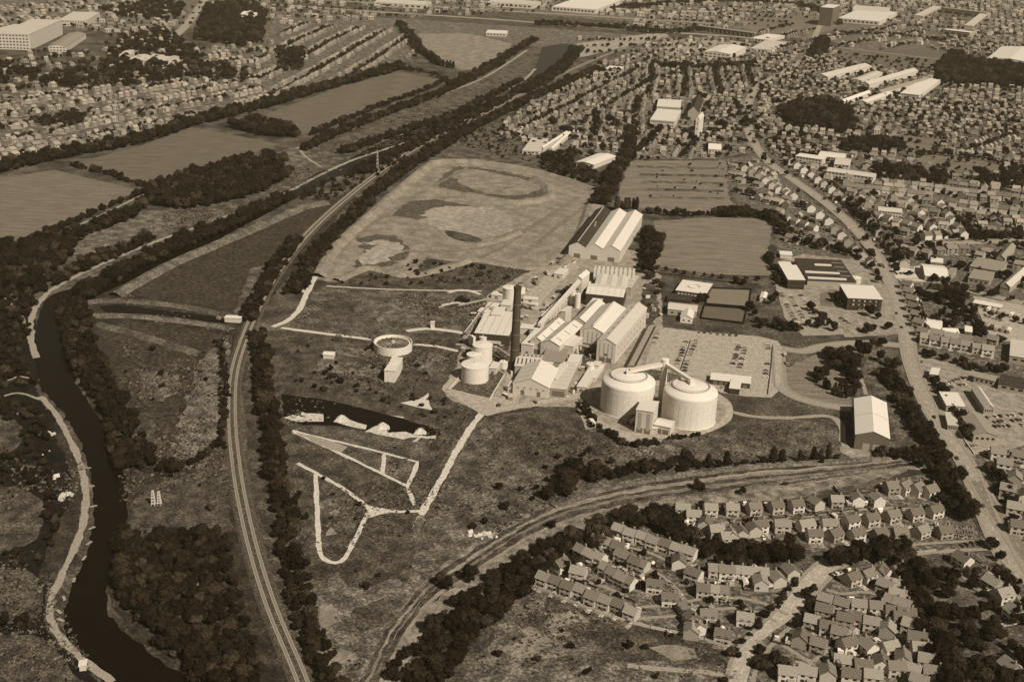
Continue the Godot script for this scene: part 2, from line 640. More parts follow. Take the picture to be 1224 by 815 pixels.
func plant_trees() -> void:
	# kinds: 0 broad tree, 1 poplar, 2 bush
	var shape := [[8.4, 10.0, 10, 110, 0.75], [3.2, 10.0, 7, 80, 0.5], [10.0, 10.0, 6, 80, 1.1]]
	var single := {}
	for k in 3:
		for v in 5:
			var s: Array = shape[k]
			var c := crown_mesh(null, 40 + k * 7 + v, s[0], s[1], s[2], s[3], s[4], k == 1)
			single[k * 5 + v] = [c.mesh(M["leaf%d" % v]), trunk_mesh(4.5 if k != 2 else 2.0, 0.32).mesh(M.bark)]
	trees.sort_custom(func(a, b): return a.s > b.s)
	var far := {}
	for i in trees.size():
		var t: Dictionary = trees[i]
		var v := rng.randi() % 5
		var f: float = t.h / 10.0 * rng.randf_range(0.72, 1.15)
		var wide := f * rng.randf_range(0.8, 1.25)
		var turn := rng.randf() * TAU
		if i < 300:
			if t.own:
				var same := trees.slice(0, 300).filter(func(z): return z.l == t.l)
				same.sort_custom(func(a, b): return pix(a.p).x < pix(b.p).x)
				if same.size() > 1 and same.size() <= 60:
					t["label"] = "%s from the left: %s" % [ordinal(same.find(t)).capitalize(), t.l]
			var called: String = ["broadleaf_tree", "poplar_tree", "bush"][t.k]
			var o := thing(called, t.get("label", t.l), "bush" if t.k == 2 else "tree", t.p, turn, "trees: " + t.l)
			var c := put("crown", single[t.k * 5 + v][0], o)
			var w := put("trunk", single[t.k * 5 + v][1], o)
			c.scale = Vector3(wide, f, wide)
			w.scale = Vector3(f, f, f)
		else:
			var b := Basis(Vector3.UP, turn).scaled(Vector3(wide, f, wide))
			var g := rng.randf_range(0.011, 0.026) if rng.randf() < 0.78 else rng.randf_range(0.026, 0.06)
			var key: int = t.k * 5 + v
			if not far.has(key):
				far[key] = []
			far[key].append([Transform3D(b, t.p), tone_lin(g)])
	var names := ["woodland", "poplars", "undergrowth"]
	for key in far:
		var k: int = key / 5
		var s: Array = shape[k]
		var m := crown_mesh(null, 90 + key, s[0], s[1], s[2], int(s[3] * 0.6), s[4] * 1.15, k == 1).mesh(M.leaf_tint)
		copies(names[k], ["dark broadleaf woods, belts and hedgerow trees spread across the land", "distant slim poplars in rows", "low dark bushes spread over the rough ground"][k], ["woods", "trees", "bushes"][k], m, far[key])

# ------------------------------------------------------------------ buildings
# prof: points (across, height) from one eave to the other; swap: ridge runs along x
func roofed(o: Node3D, w: float, d: float, prof: Array, swap: bool, wm: Material, roofs: Array, over := 0.4, thick := 0.25, one_roof := false) -> void:
	var span := d if not swap else w
	var b := MB.new()
	var at := func(p: float, y: float, q: float) -> Vector3: return Vector3(q, y, p) if swap else Vector3(p, y, q)
	var q := span / 2.0
	for e in [-q, q]:
		for i in prof.size() - 1:
			var p0: Vector2 = prof[i]
			var p1: Vector2 = prof[i + 1]
			b.quad(at.call(p0.x, 0, e), at.call(p1.x, 0, e), at.call(p1.x, p1.y, e), at.call(p0.x, p0.y, e), at.call(0, 0, e))
	for i in [0, prof.size() - 1]:
		var p: Vector2 = prof[i]
		b.quad(at.call(p.x, 0, -q), at.call(p.x, 0, q), at.call(p.x, p.y, q), at.call(p.x, p.y, -q), at.call(p.x, 0, 0))
	part("wall", b, wm, o)
	var r := MB.new()
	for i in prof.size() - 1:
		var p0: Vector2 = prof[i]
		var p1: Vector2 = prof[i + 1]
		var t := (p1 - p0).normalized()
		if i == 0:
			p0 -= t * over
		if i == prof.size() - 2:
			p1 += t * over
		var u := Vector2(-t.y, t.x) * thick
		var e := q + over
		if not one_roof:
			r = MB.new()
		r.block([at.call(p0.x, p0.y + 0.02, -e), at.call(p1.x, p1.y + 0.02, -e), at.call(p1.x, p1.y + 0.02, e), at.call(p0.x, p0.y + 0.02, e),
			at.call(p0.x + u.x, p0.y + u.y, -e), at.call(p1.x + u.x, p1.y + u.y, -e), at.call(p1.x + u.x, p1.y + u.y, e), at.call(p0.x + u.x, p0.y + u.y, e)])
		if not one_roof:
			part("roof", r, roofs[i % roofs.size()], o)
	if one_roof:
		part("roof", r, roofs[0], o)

func gables(w: float, h: float, rise: float, n := 1) -> Array:
	var out := [Vector2(-w / 2.0, h)]
	for i in n:
		out.append(Vector2(-w / 2.0 + w * (i + 0.5) / n, h + rise))
		out.append(Vector2(-w / 2.0 + w * (i + 1.0) / n, h))
	return out

# strips laid along each slope, across the ridge's run
func rooflights(o: Node3D, prof: Array, span: float, swap: bool, n: int, m: Material, wide := 1.2, reach := 0.9) -> void:
	for i in prof.size() - 1:
		var p0: Vector2 = prof[i]
		var p1: Vector2 = prof[i + 1]
		var a := p0.lerp(p1, 0.5 - reach / 2.0)
		var c := p0.lerp(p1, 0.5 + reach / 2.0)
		var t := (p1 - p0).normalized()
		var u := Vector2(-t.y, t.x)
		for k in n:
			var q := span * ((k + 0.5) / n - 0.5)
			var b := MB.new()
			var pts := []
			for y in [0.22, 0.36]:
				for s in [[a, -1], [c, -1], [c, 1], [a, 1]]:
					var g: Vector2 = s[0] + u * y
					var z: float = q + s[1] * wide / 2.0
					pts.append(Vector3(z, g.y, g.x) if swap else Vector3(g.x, g.y, z))
			b.block(pts)
			part("rooflight", b, m, o)

# a grid of openings on one face: 0 front, 1 right, 2 back, 3 left
func openings(o: Node3D, called: String, w: float, d: float, face: int, cols: int, rows: int, y0: float, dy: float, ow: float, oh: float, m: Material, reach := 0.9) -> void:
	var turn := Basis(Vector3.UP, PI / 2.0 * face)
	var run := w if face % 2 == 0 else d
	var out := (d if face % 2 == 0 else w) / 2.0
	var b := MB.new()
	b.box(Vector3.ZERO, Vector3(ow, oh, 0.16))
	var mm := b.mesh(m)
	for r in rows:
		for c in cols:
			var x := run * reach * ((c + 0.5) / cols - 0.5)
			var e := put(called, mm, o)
			e.transform = Transform3D(turn, turn * Vector3(x, y0 + r * dy, out + 0.03))

# A, B: the front eaves; C: the eave behind B, all seen at height h
func site(called: String, label: String, category: String, a: Array, h: float) -> Array:
	var A := P(a[0], a[1], h)
	var B := P(a[2], a[3], h)
	var u := B - A
	var v: Vector3 = Vector3(u.z, 0, -u.x).normalized() * a[4] if a.size() == 5 else P(a[4], a[5], h) - B
	var un := u.normalized()
	var vn := v.normalized()
	var x := (un + Vector3(-vn.z, 0, vn.x)).normalized()
	var mid := A + u / 2.0 + v / 2.0
	mid.y = 0
	var o := thing(called, label, category, mid, atan2(-x.z, x.x))
	take_box(mid, o.rotation.y, u.length() + 6.0, v.length() + 6.0)
	return [o, u.length(), v.length()]

func hall(called: String, label: String, a: Array, h: float, rise: float, n: int, swap: bool, wm: Material, roofs: Array, category := "building") -> Array:
	var s := site(called, label, category, a, h)
	var prof := gables(s[2] if swap else s[1], h, rise, n) if rise > 0.0 else [Vector2(-(s[2] if swap else s[1]) / 2.0, h), Vector2((s[2] if swap else s[1]) / 2.0, h + 0.3)]
	roofed(s[0], s[1], s[2], prof, swap, wm, roofs)
	s.append(prof)
	return s

func tank(called: String, label: String, x: float, y: float, r: float, h: float, m: Material, roof := "cone", seg := 40) -> Node3D:
	var o := thing(called, label, "tank", P(x, y))
	var b := MB.new()
	b.lathe([Vector2(r, 0), Vector2(r, h)], seg)
	part("shell", b, m, o)
	if roof == "cone":
		var c := MB.new()
		c.lathe([Vector2(r, h), Vector2(r + 0.15, h), Vector2(r + 0.15, h + 0.25), Vector2(0, h + r * 0.14)], seg)
		part("roof", c, M.white, o)
		var k := MB.new()
		k.lathe([Vector2(0.5, h + r * 0.12), Vector2(0.5, h + r * 0.14 + 0.8), Vector2(0, h + r * 0.14 + 1.0)], 8, Vector3.ZERO)
		part("vent", k, M.white, o)
	return o

# ------------------------------------------------------------------ houses
func house_at(p: Vector3, turn: float, w: float, d: float, h: float, label: String, called := "house", group := "", tones := -1) -> void:
	taken_houses(p, turn, w, d)
	houses.append({"p": Vector3(p.x, 0, p.z), "t": turn, "w": w, "d": d, "h": h, "l": label, "n": called, "g": group, "tone": tones, "s": scale_at(p)})

func taken_houses(p: Vector3, turn: float, w: float, d: float) -> void:
	take_box(p, turn, w - 1.5, d + 1.0)

const ORD := ["first", "second", "third", "fourth", "fifth", "sixth", "seventh", "eighth", "ninth", "tenth", "eleventh", "twelfth", "thirteenth", "fourteenth", "fifteenth", "sixteenth", "seventeenth", "eighteenth", "nineteenth", "twentieth"]

func ordinal(i: int) -> String:
	if i < 20:
		return ORD[i]
	var tens: String = ["twent", "thirt", "fort", "fift", "sixt"][mini((i + 1) / 10 - 2, 4)]
	return tens + "ieth" if (i + 1) % 10 == 0 else tens + "y-" + ORD[(i + 1) % 10 - 1]

# n houses from one survey spot to another; their fronts look along face degrees from the row's own front
func row(where: String, a: Array, n: int, w: float, d: float, h: float, called := "house", face := 0.0, tones := -1) -> void:
	var A := P(a[0], a[1])
	var B := P(a[2], a[3])
	var u := (B - A).normalized()
	var t := atan2(-u.z, u.x) + deg_to_rad(face)
	for i in n:
		var p := A.lerp(B, float(i) / maxi(n - 1, 1)) + Vector3(rng.randf_range(-0.6, 0.6), 0, rng.randf_range(-1.3, 1.3))
		var own_turn := rng.randf_range(-0.05, 0.05)
		if called == "detached_house" and scale_at(p) > 1.6:
			own_turn = rng.randf_range(-0.28, 0.28) + (PI / 2.0 if rng.randf() < 0.28 else 0.0)
		house_at(p, t + own_turn, w * (0.9 if scale_at(p) > 1.6 else 1.0), d * (0.9 if scale_at(p) > 1.6 else 1.0), h * (0.88 if scale_at(p) > 1.6 else 1.0), "%s from left, row %s" % [ordinal(i), where], called, "houses " + where, tones)

# houses at single spots, their fronts looking the way the line from (ax, ay) to (bx, by) turns
func scattered(where: String, dir: Array, flat: Array, w: float, d: float, h: float, called := "detached_house") -> void:
	var u := (P(dir[2], dir[3]) - P(dir[0], dir[1])).normalized()
	var i := 0
	for p in L(flat):
		var t: float = atan2(-u.z, u.x) + [0.0, 0.12, PI / 2.0, -0.1][i % 4]
		house_at(p, t, w * 0.88, d * 0.9, h * 0.9, "%s counted from the left %s" % [ordinal(i), where], called, "houses " + where)
		i += 1

# streets of houses filling an outlined quarter: rows run along dir
func quarter(flat: Array, dir: Array, gap: float, w: float, d: float, h: float, skip := 0.12, terrace := true, planted := 0.3) -> void:
	quarters.append([flat, dir, gap, w, d, h, skip, terrace, planted])

func fill_quarters() -> void:
	for q in quarters:
		lay_quarter(q[0], q[1], q[2], q[3], q[4], q[5], q[6], q[7], q[8])

func lay_quarter(flat: Array, dir: Array, gap: float, w: float, d: float, h: float, skip := 0.12, terrace := true, planted := 0.3) -> void:
	var a := within(L(flat))
	var u := (P(dir[2], dir[3]) - P(dir[0], dir[1])).normalized()
	var v := Vector3(-u.z, 0, u.x)
	var box: Rect2 = a[1]
	var c := Vector3(box.get_center().x, 0, box.get_center().y)
	var reach := box.size.length() / 2.0
	var t := atan2(-u.z, u.x)
	var y := -reach
	var k := 0
	while y < reach:
		var x := -reach
		while x < reach:
			var p := c + u * x + v * y
			p += v * 9.0 * wobble.get_noise_2d(p.x * 0.25, p.z * 0.25) + v * rng.randf_range(-1.2, 1.2)
			if Geometry2D.is_point_in_polygon(Vector2(p.x, p.z), a[0]):
				var gapped := wobble.get_noise_2d(p.x * 1.7, p.z * 1.7) < -0.42
				var tt := t + (0.0 if k % 2 == 0 else PI) + (0.0 if terrace else rng.randf_range(-0.25, 0.25) + (PI / 2.0 if rng.randf() < 0.25 else 0.0))
				if rng.randf() > skip and not gapped and free_box(p, tt, w, d):
					house_at(p, tt, w * (1.0 if terrace else rng.randf_range(0.8, 1.3)), d * rng.randf_range(0.85, 1.15), h * rng.randf_range(0.85, 1.12), "", "house")
				if rng.randf() < planted + 0.22 or gapped:
					tree_at(p + v * gap * rng.randf_range(0.3, 0.5) * (1 if k % 2 else -1) + u * rng.randf_range(-4, 4), rng.randf_range(3.5, 9), 0 if rng.randf() < 0.7 else 2, "garden tree behind the houses")
			x += w * (1.03 if terrace and rng.randf() > 0.1 else 1.45)
		y += gap * (0.72 if k % 2 else 1.28)
		k += 1

func house_parts(o: Node3D, w: float, d: float, h: float, rt: int, bt: int, near: bool) -> void:
	var rise := d * 0.36
	var prof := gables(d, h, rise)
	roofed(o, w, d, prof, true, M["brick%d" % bt], [M["roof%d" % rt]], 0.35, 0.18, true)
	var c := MB.new()
	c.box(Vector3(w * 0.3, h + rise + 0.5, 0), Vector3(0.9, 2.2, 0.7))
	c.box(Vector3(w * 0.3, h + rise + 1.75, 0), Vector3(0.3, 0.35, 0.3))
	part("chimney", c, M.brick3, o.get_child(1))
	if near and (rt + bt) % 2 == 0:
		var e := MB.new()
		e.box(Vector3(-w * 0.22, 1.35, -d / 2.0 - 1.4), Vector3(w * 0.5, 2.7, 2.8))
		part("extension", e, M["brick%d" % ((bt + 1) % 4)], o)
		e = MB.new()
		e.box(Vector3(-w * 0.22, 2.8, -d / 2.0 - 1.45), Vector3(w * 0.5 + 0.3, 0.2, 3.0))
		part("extension_roof", e, M.sheet_grey, o)
	if near and rt % 2 == 0:
		var e := MB.new()
		e.block([Vector3(w * 0.02, 2.3, d / 2.0), Vector3(w * 0.42, 2.3, d / 2.0), Vector3(w * 0.42, 2.3, d / 2.0 + 1.3), Vector3(w * 0.02, 2.3, d / 2.0 + 1.3), Vector3(w * 0.02, 3.0, d / 2.0), Vector3(w * 0.42, 3.0, d / 2.0), Vector3(w * 0.42, 2.45, d / 2.0 + 1.3), Vector3(w * 0.02, 2.45, d / 2.0 + 1.3)])
		part("porch", e, M["roof%d" % rt], o)
	if near:
		openings(o, "window", w, d, 0, 2, 2, 1.5, 2.6, w * 0.2, 1.25, M.glass)
		openings(o, "window", w, d, 2, 2, 2, 1.5, 2.6, w * 0.18, 1.2, M.glass)
		openings(o, "door", w, d, 0, 1, 1, 1.05, 0, 1.0, 2.0, M.door, 0.0)

func build_houses() -> void:
	houses.sort_custom(func(a, b): return (a.s if a.l != "" else a.s * 0.6) > (b.s if b.l != "" else b.s * 0.6))
	var made := {}
	var far := []
	for i in houses.size():
		var q: Dictionary = houses[i]
		var rt: int = rng.randi() % 4
		var bt: int = [0, 0, 1, 2, 1, 3][rng.randi() % 6]
		if q.tone >= 0:
			rt = q.tone
			bt = q.tone % 3
		if i < 300 and q.l != "":
			var near: bool = q.s > 1.35
			var key := "%s %.1f %.1f %.1f %d %d %s" % [q.n, snappedf(q.w, 0.8), q.d, q.h, rt, bt, near]
			var o: Node3D
			var look: String = ["Grey", "Mid-grey", "Pale", "Dark"][rt] + " roofed " + String(q.n).replace("_", " ") + ", "
			if (look + q.l).replace("-", " ").split(" ", false).size() > 16:
				look = String(q.n).replace("_", " ").capitalize() + ", "
			if not made.has(key):
				o = thing(q.n, look + q.l, "house", q.p, q.t, q.g)
				house_parts(o, snappedf(q.w, 0.8), q.d, q.h, rt, bt, near)
				made[key] = o
			else:
				o = made[key].duplicate()
				o.name = numbered(q.n, self)
				add_child(o, true)
				o.position = q.p
				o.rotation.y = q.t
				tag(o, look + q.l, "house", q.g)
		else:
			far.append([Transform3D(Basis(Vector3.UP, q.t).scaled(Vector3(q.w / 8.0, q.h / 5.2, q.d / 8.0) * (0.86 if q.s < 1.0 else 1.0)), q.p), Color(1, 1, 1) * rng.randf_range(0.36, 1.05)])
	# the far streets: one small house shape, its walls and roof
	var w := MB.new()
	var prof := gables(8.0, 5.2, 2.9)
	for e in [-4.0, 4.0]:
		for i in 2:
			w.quad(Vector3(e, 0, prof[i].x), Vector3(e, 0, prof[i + 1].x), Vector3(e, prof[i + 1].y, prof[i + 1].x), Vector3(e, prof[i].y, prof[i].x), Vector3(e, 0, 0))
		w.quad(Vector3(-4, 0, e), Vector3(4, 0, e), Vector3(4, 5.2, e), Vector3(-4, 5.2, e), Vector3(0, 0, e))
	w.tint = tone_lin(0.42)
	for j in w.c.size():
		w.c[j] = w.tint
	var g := MB.new()
	g.tint = tone_lin(0.035)
	for s in [-1, 1]:
		for x in [-2.0, 2.0]:
			for y in [1.6, 4.0]:
				g.box(Vector3(x, y, s * 4.02), Vector3(1.5, 1.3, 0.1))
	g.tint = tone_lin(0.31)
	for i in 2:
		var s := -1.0 if i == 0 else 1.0
		g.block([Vector3(-4.1, 5.1, s * 4.4), Vector3(4.1, 5.1, s * 4.4), Vector3(4.1, 8.1, 0), Vector3(-4.1, 8.1, 0), Vector3(-4.1, 5.3, s * 4.5), Vector3(4.1, 5.3, s * 4.5), Vector3(4.1, 8.35, 0), Vector3(-4.1, 8.35, 0)])
	g.tint = tone_lin(0.25)
	g.box(Vector3(2.6, 8.7, 0), Vector3(0.9, 2.0, 0.8))
	w.v.append_array(g.v)
	w.n.append_array(g.n)
	w.c.append_array(g.c)
	copies("distant_houses", "far streets of small pitched-roof houses and terraces", "houses", w.mesh(M.tint), far)
	print("houses ", houses.size(), " trees ", trees.size())

# drives, lawns and fences of the houses that show largest
func lay_plots() -> void:
	var lawn := MB.new()
	var posts := MB.new()
	var sheds := []
	var shed := MB.new()
	shed.box(Vector3(0, 1.0, 0), Vector3(2.4, 2.0, 1.9))
	shed.block([Vector3(-1.35, 2.0, -1.1), Vector3(1.35, 2.0, -1.1), Vector3(1.35, 2.0, 1.1), Vector3(-1.35, 2.0, 1.1), Vector3(-1.35, 2.1, -1.1), Vector3(1.35, 2.1, -1.1), Vector3(1.35, 2.6, 0), Vector3(-1.35, 2.6, 0)])
	level += 0.002
	for i in houses.size():
		var q: Dictionary = houses[i]
		if q.s < 0.85 or q.n == "lock_up_garage":
			continue
		var b := Basis(Vector3.UP, q.t)
		var put_rect := func(x0: float, x1: float, z0: float, z1: float, v: float, up: float) -> void:
			for gx in 5:
				for gz in 5:
					var g: Vector3 = q.p + b * Vector3(lerpf(x0, x1, gx / 4.0), 0, lerpf(z0, z1, gz / 4.0))
					if road_cells.has(Vector2i(floori(g.x / 2.0), floori(g.z / 2.0))):
						return
			lawn.tint = tone_lin(v)
			lawn.quad(q.p + b * Vector3(x0, up, z0), q.p + b * Vector3(x1, up, z0), q.p + b * Vector3(x1, up, z1), q.p + b * Vector3(x0, up, z1), Vector3.UP)
		var lift: float = level + 0.004 * (i % 7)
		var w: float = q.w / 2.0
		var back: float = q.d / 2.0 + rng.randf_range(4.0, 9.0)
		put_rect.call(-w, w, q.d / 2.0, q.d / 2.0 + 4.5, rng.randf_range(0.16, 0.42), lift)
		put_rect.call(w * 0.3, w, q.d / 2.0, q.d / 2.0 + 5.5, rng.randf_range(0.45, 0.7), lift + 0.03)
		put_rect.call(-w, w, -back, -q.d / 2.0, rng.randf_range(0.10, 0.40), lift)
		if rng.randf() < 0.6:
			put_rect.call(-w, w, -q.d / 2.0 - 2.0, -q.d / 2.0, rng.randf_range(0.45, 0.65), lift + 0.03)
		if q.s > 1.1:
			posts.bar(q.p + b * Vector3(-w, 0.8, -q.d / 2.0), q.p + b * Vector3(-w, 0.8, -back), 0.12, 1.6)
			posts.bar(q.p + b * Vector3(-w, 0.8, -back), q.p + b * Vector3(w, 0.8, -back), 0.12, 1.6)
		for k in 2:
			if rng.randf() < 0.45:
				sheds.append([Transform3D(Basis(Vector3.UP, q.t + (PI / 2.0 if rng.randf() < 0.5 else 0.0)).scaled(Vector3.ONE * rng.randf_range(0.7, 1.3)), q.p + b * Vector3(rng.randf_range(-0.8, 0.8) * w, 0, -back + 1.6)), tone_lin([0.08, 0.3, 0.62, 0.7][rng.randi() % 4])])
			if rng.randf() < 0.5:
				tree_at(q.p + b * Vector3(rng.randf_range(-1.0, 1.0) * w, 0, -rng.randf_range(q.d / 2.0 + 2.0, back)), rng.randf_range(2.0, 4.5), 2, "garden bush behind the houses")
	tag(part("garden_plots", lawn, M.tint_ground, self), "lawns, terraces and drives round the houses", "gardens", "", "structure")
	tag(part("garden_fences", posts, M.wall_dark, self), "dark board fences between the house gardens", "fences", "", "stuff")
	copies("garden_sheds", "small sheds and huts in the house gardens", "sheds", shed.mesh(M.tint), sheds)

# ------------------------------------------------------------------ vehicles
var vehicle_kinds := {}

func vehicle(kind: String, p: Vector3, turn: float, paint: int, label: String, group: String) -> void:
	var key := kind + str(paint)
	var o: Node3D
	if vehicle_kinds.has(key):
		o = vehicle_kinds[key].duplicate()
		o.name = numbered(kind, self)
		add_child(o, true)
		o.position = p
		o.rotation.y = turn
		tag(o, label, kind.split("_")[-1], group)
		return
	o = thing(kind, label, kind.split("_")[-1], p, turn, group)
	vehicle_kinds[key] = o
	var m: Material = M["paint%d" % paint]
	var b := MB.new()
	if kind == "parked_car":
		b.block([Vector3(-0.82, 0.28, -2.05), Vector3(0.82, 0.28, -2.05), Vector3(0.82, 0.28, 2.05), Vector3(-0.82, 0.28, 2.05), Vector3(-0.78, 0.85, -2.0), Vector3(0.78, 0.85, -2.0), Vector3(0.78, 0.8, 1.98), Vector3(-0.78, 0.8, 1.98)])
		part("body", b, m, o)
		var g := MB.new()
		g.block([Vector3(-0.74, 0.83, -1.5), Vector3(0.74, 0.83, -1.5), Vector3(0.74, 0.83, 0.95), Vector3(-0.74, 0.83, 0.95), Vector3(-0.6, 1.34, -1.0), Vector3(0.6, 1.34, -1.0), Vector3(0.6, 1.34, 0.35), Vector3(-0.6, 1.34, 0.35)])
		part("windows", g, M.glass, o)
		var t := MB.new()
		t.box(Vector3(0, 1.37, -0.33), Vector3(1.2, 0.07, 1.4))
		part("roof", t, m, o)
	else:
		var lorry := kind == "lorry"
		var l := 9.0 if lorry else 5.2
		b.box(Vector3(0, 2.1 if lorry else 1.35, -1.0), Vector3(2.4, 2.6 if lorry else 1.9, l - 2.2))
		part("box_body", b, m, o)
		var g := MB.new()
		g.box(Vector3(0, 1.5 if lorry else 1.0, l / 2.0 - 1.05), Vector3(2.2, 2.2 if lorry else 1.3, 1.9))
		part("cab", g, M.paint1, o)
		var s := MB.new()
		s.box(Vector3(0, 2.1 if lorry else 1.3, l / 2.0 - 0.08), Vector3(1.9, 0.8, 0.1))
		part("windscreen", s, M.glass, o)
	var wb := MB.new()
	for k in 10:
		var a0 := TAU * k / 10.0
		var a1 := TAU * (k + 1) / 10.0
		var r := 0.32 if kind == "parked_car" else 0.5
		wb.quad(Vector3(-0.12, sin(a0) * r, cos(a0) * r), Vector3(0.12, sin(a0) * r, cos(a0) * r), Vector3(0.12, sin(a1) * r, cos(a1) * r), Vector3(-0.12, sin(a1) * r, cos(a1) * r), Vector3(0, sin(a0), cos(a0)))
		for x in [-0.12, 0.12]:
			wb.tri(Vector3(x, 0, 0), Vector3(x, sin(a0) * r, cos(a0) * r), Vector3(x, sin(a1) * r, cos(a1) * r), Vector3(x, 0, 0))
	var wm := wb.mesh(M.tyre)
	var lx := 0.78 if kind == "parked_car" else 1.1
	var lz := 1.3 if kind == "parked_car" else (1.5 if kind == "delivery_van" else 2.9)
	for s in [[-1, -1], [1, -1], [-1, 1], [1, 1]]:
		put("wheel", wm, o).position = Vector3(s[0] * lx, 0.32 if kind == "parked_car" else 0.5, s[1] * lz)

# a line of parked vehicles between two spots of the survey
func parked(where: String, a: Array, n: int, face := 90.0, kind := "parked_car", skip := 0.15) -> void:
	var A := P(a[0], a[1])
	var B := P(a[2], a[3])
	var u := (B - A).normalized()
	var t := atan2(-u.z, u.x) + deg_to_rad(face) + PI / 2.0
	for i in n:
		if rng.randf() < skip:
			continue
		var c: int = [0, 3, 1, 2, 3, 4, 2, 1][rng.randi() % 8]
		var p := A.lerp(B, float(i) / maxi(n - 1, 1)) + Vector3(rng.randf_range(-0.4, 0.4), level + 0.01, rng.randf_range(-0.4, 0.4))
		vehicle(kind, p, t + rng.randf_range(-0.06, 0.06) + (PI if rng.randf() < 0.4 else 0.0), c, "%s %s, %s %s" % [["White", "Grey", "Dark", "Dull", "Black"][c], kind.replace("_", " "), ordinal(i), where], "vehicles " + where)

# ------------------------------------------------------------------ the scene
func _ready() -> void:
	rng.seed = 7
	wobble.seed = 5
	wobble.frequency = 0.01
	eye_basis = Basis.from_euler(Vector3(deg_to_rad(-PITCH), 0, deg_to_rad(ROLL)))
	var cam := Camera3D.new()
	cam.name = "camera"
	cam.transform = Transform3D(eye_basis, EYE)
	cam.fov = rad_to_deg(2.0 * atan(SURVEY_H / 2.0 / FOCAL))
	cam.near = 1.0
	cam.far = 20000.0
	add_child(cam)
	cam.current = true
	var env := Environment.new()
	var sky := Sky.new()
	var sm := ProceduralSkyMaterial.new()
	sm.sky_top_color = Color(0.50, 0.49, 0.46)
	sm.sky_horizon_color = Color(0.74, 0.71, 0.63)
	sm.ground_horizon_color = Color(0.6, 0.57, 0.5)
	sm.ground_bottom_color = Color(0.3, 0.28, 0.24)
	sky.sky_material = sm
	env.background_mode = Environment.BG_SKY
	env.sky = sky
	env.background_energy_multiplier = 0.36
	env.tonemap_mode = Environment.TONE_MAPPER_LINEAR
	env.tonemap_exposure = 1.45
	env.sdfgi_enabled = true
	env.ssao_enabled = true
	env.ssil_enabled = true
	env.fog_enabled = true
	env.fog_density = 0.00003
	env.fog_light_color = Color(0.62, 0.58, 0.48)
	var we := WorldEnvironment.new()
	we.name = "world_environment"
	we.environment = env
	add_child(we)
	var sun := DirectionalLight3D.new()
	sun.name = "sun"
	sun.light_energy = 1.2
	sun.light_color = Color(1.0, 0.97, 0.91)
	sun.light_angular_distance = 0.5
	sun.shadow_enabled = true
	var to_sun := Vector3(0.64, 1.0, 0.78)
	sun.transform = Transform3D(Basis.looking_at(-to_sun, Vector3.UP), Vector3(0, 400, 0))
	add_child(sun)
	make_materials()
	lay_land()
	lay_ways()
	build_works()
	build_yards()
	build_town()
	build_estates()
	set_trees()
	set_vehicles()
	set_small_things()
	fill_quarters()
	build_houses()
	lay_plots()
	plant_trees()

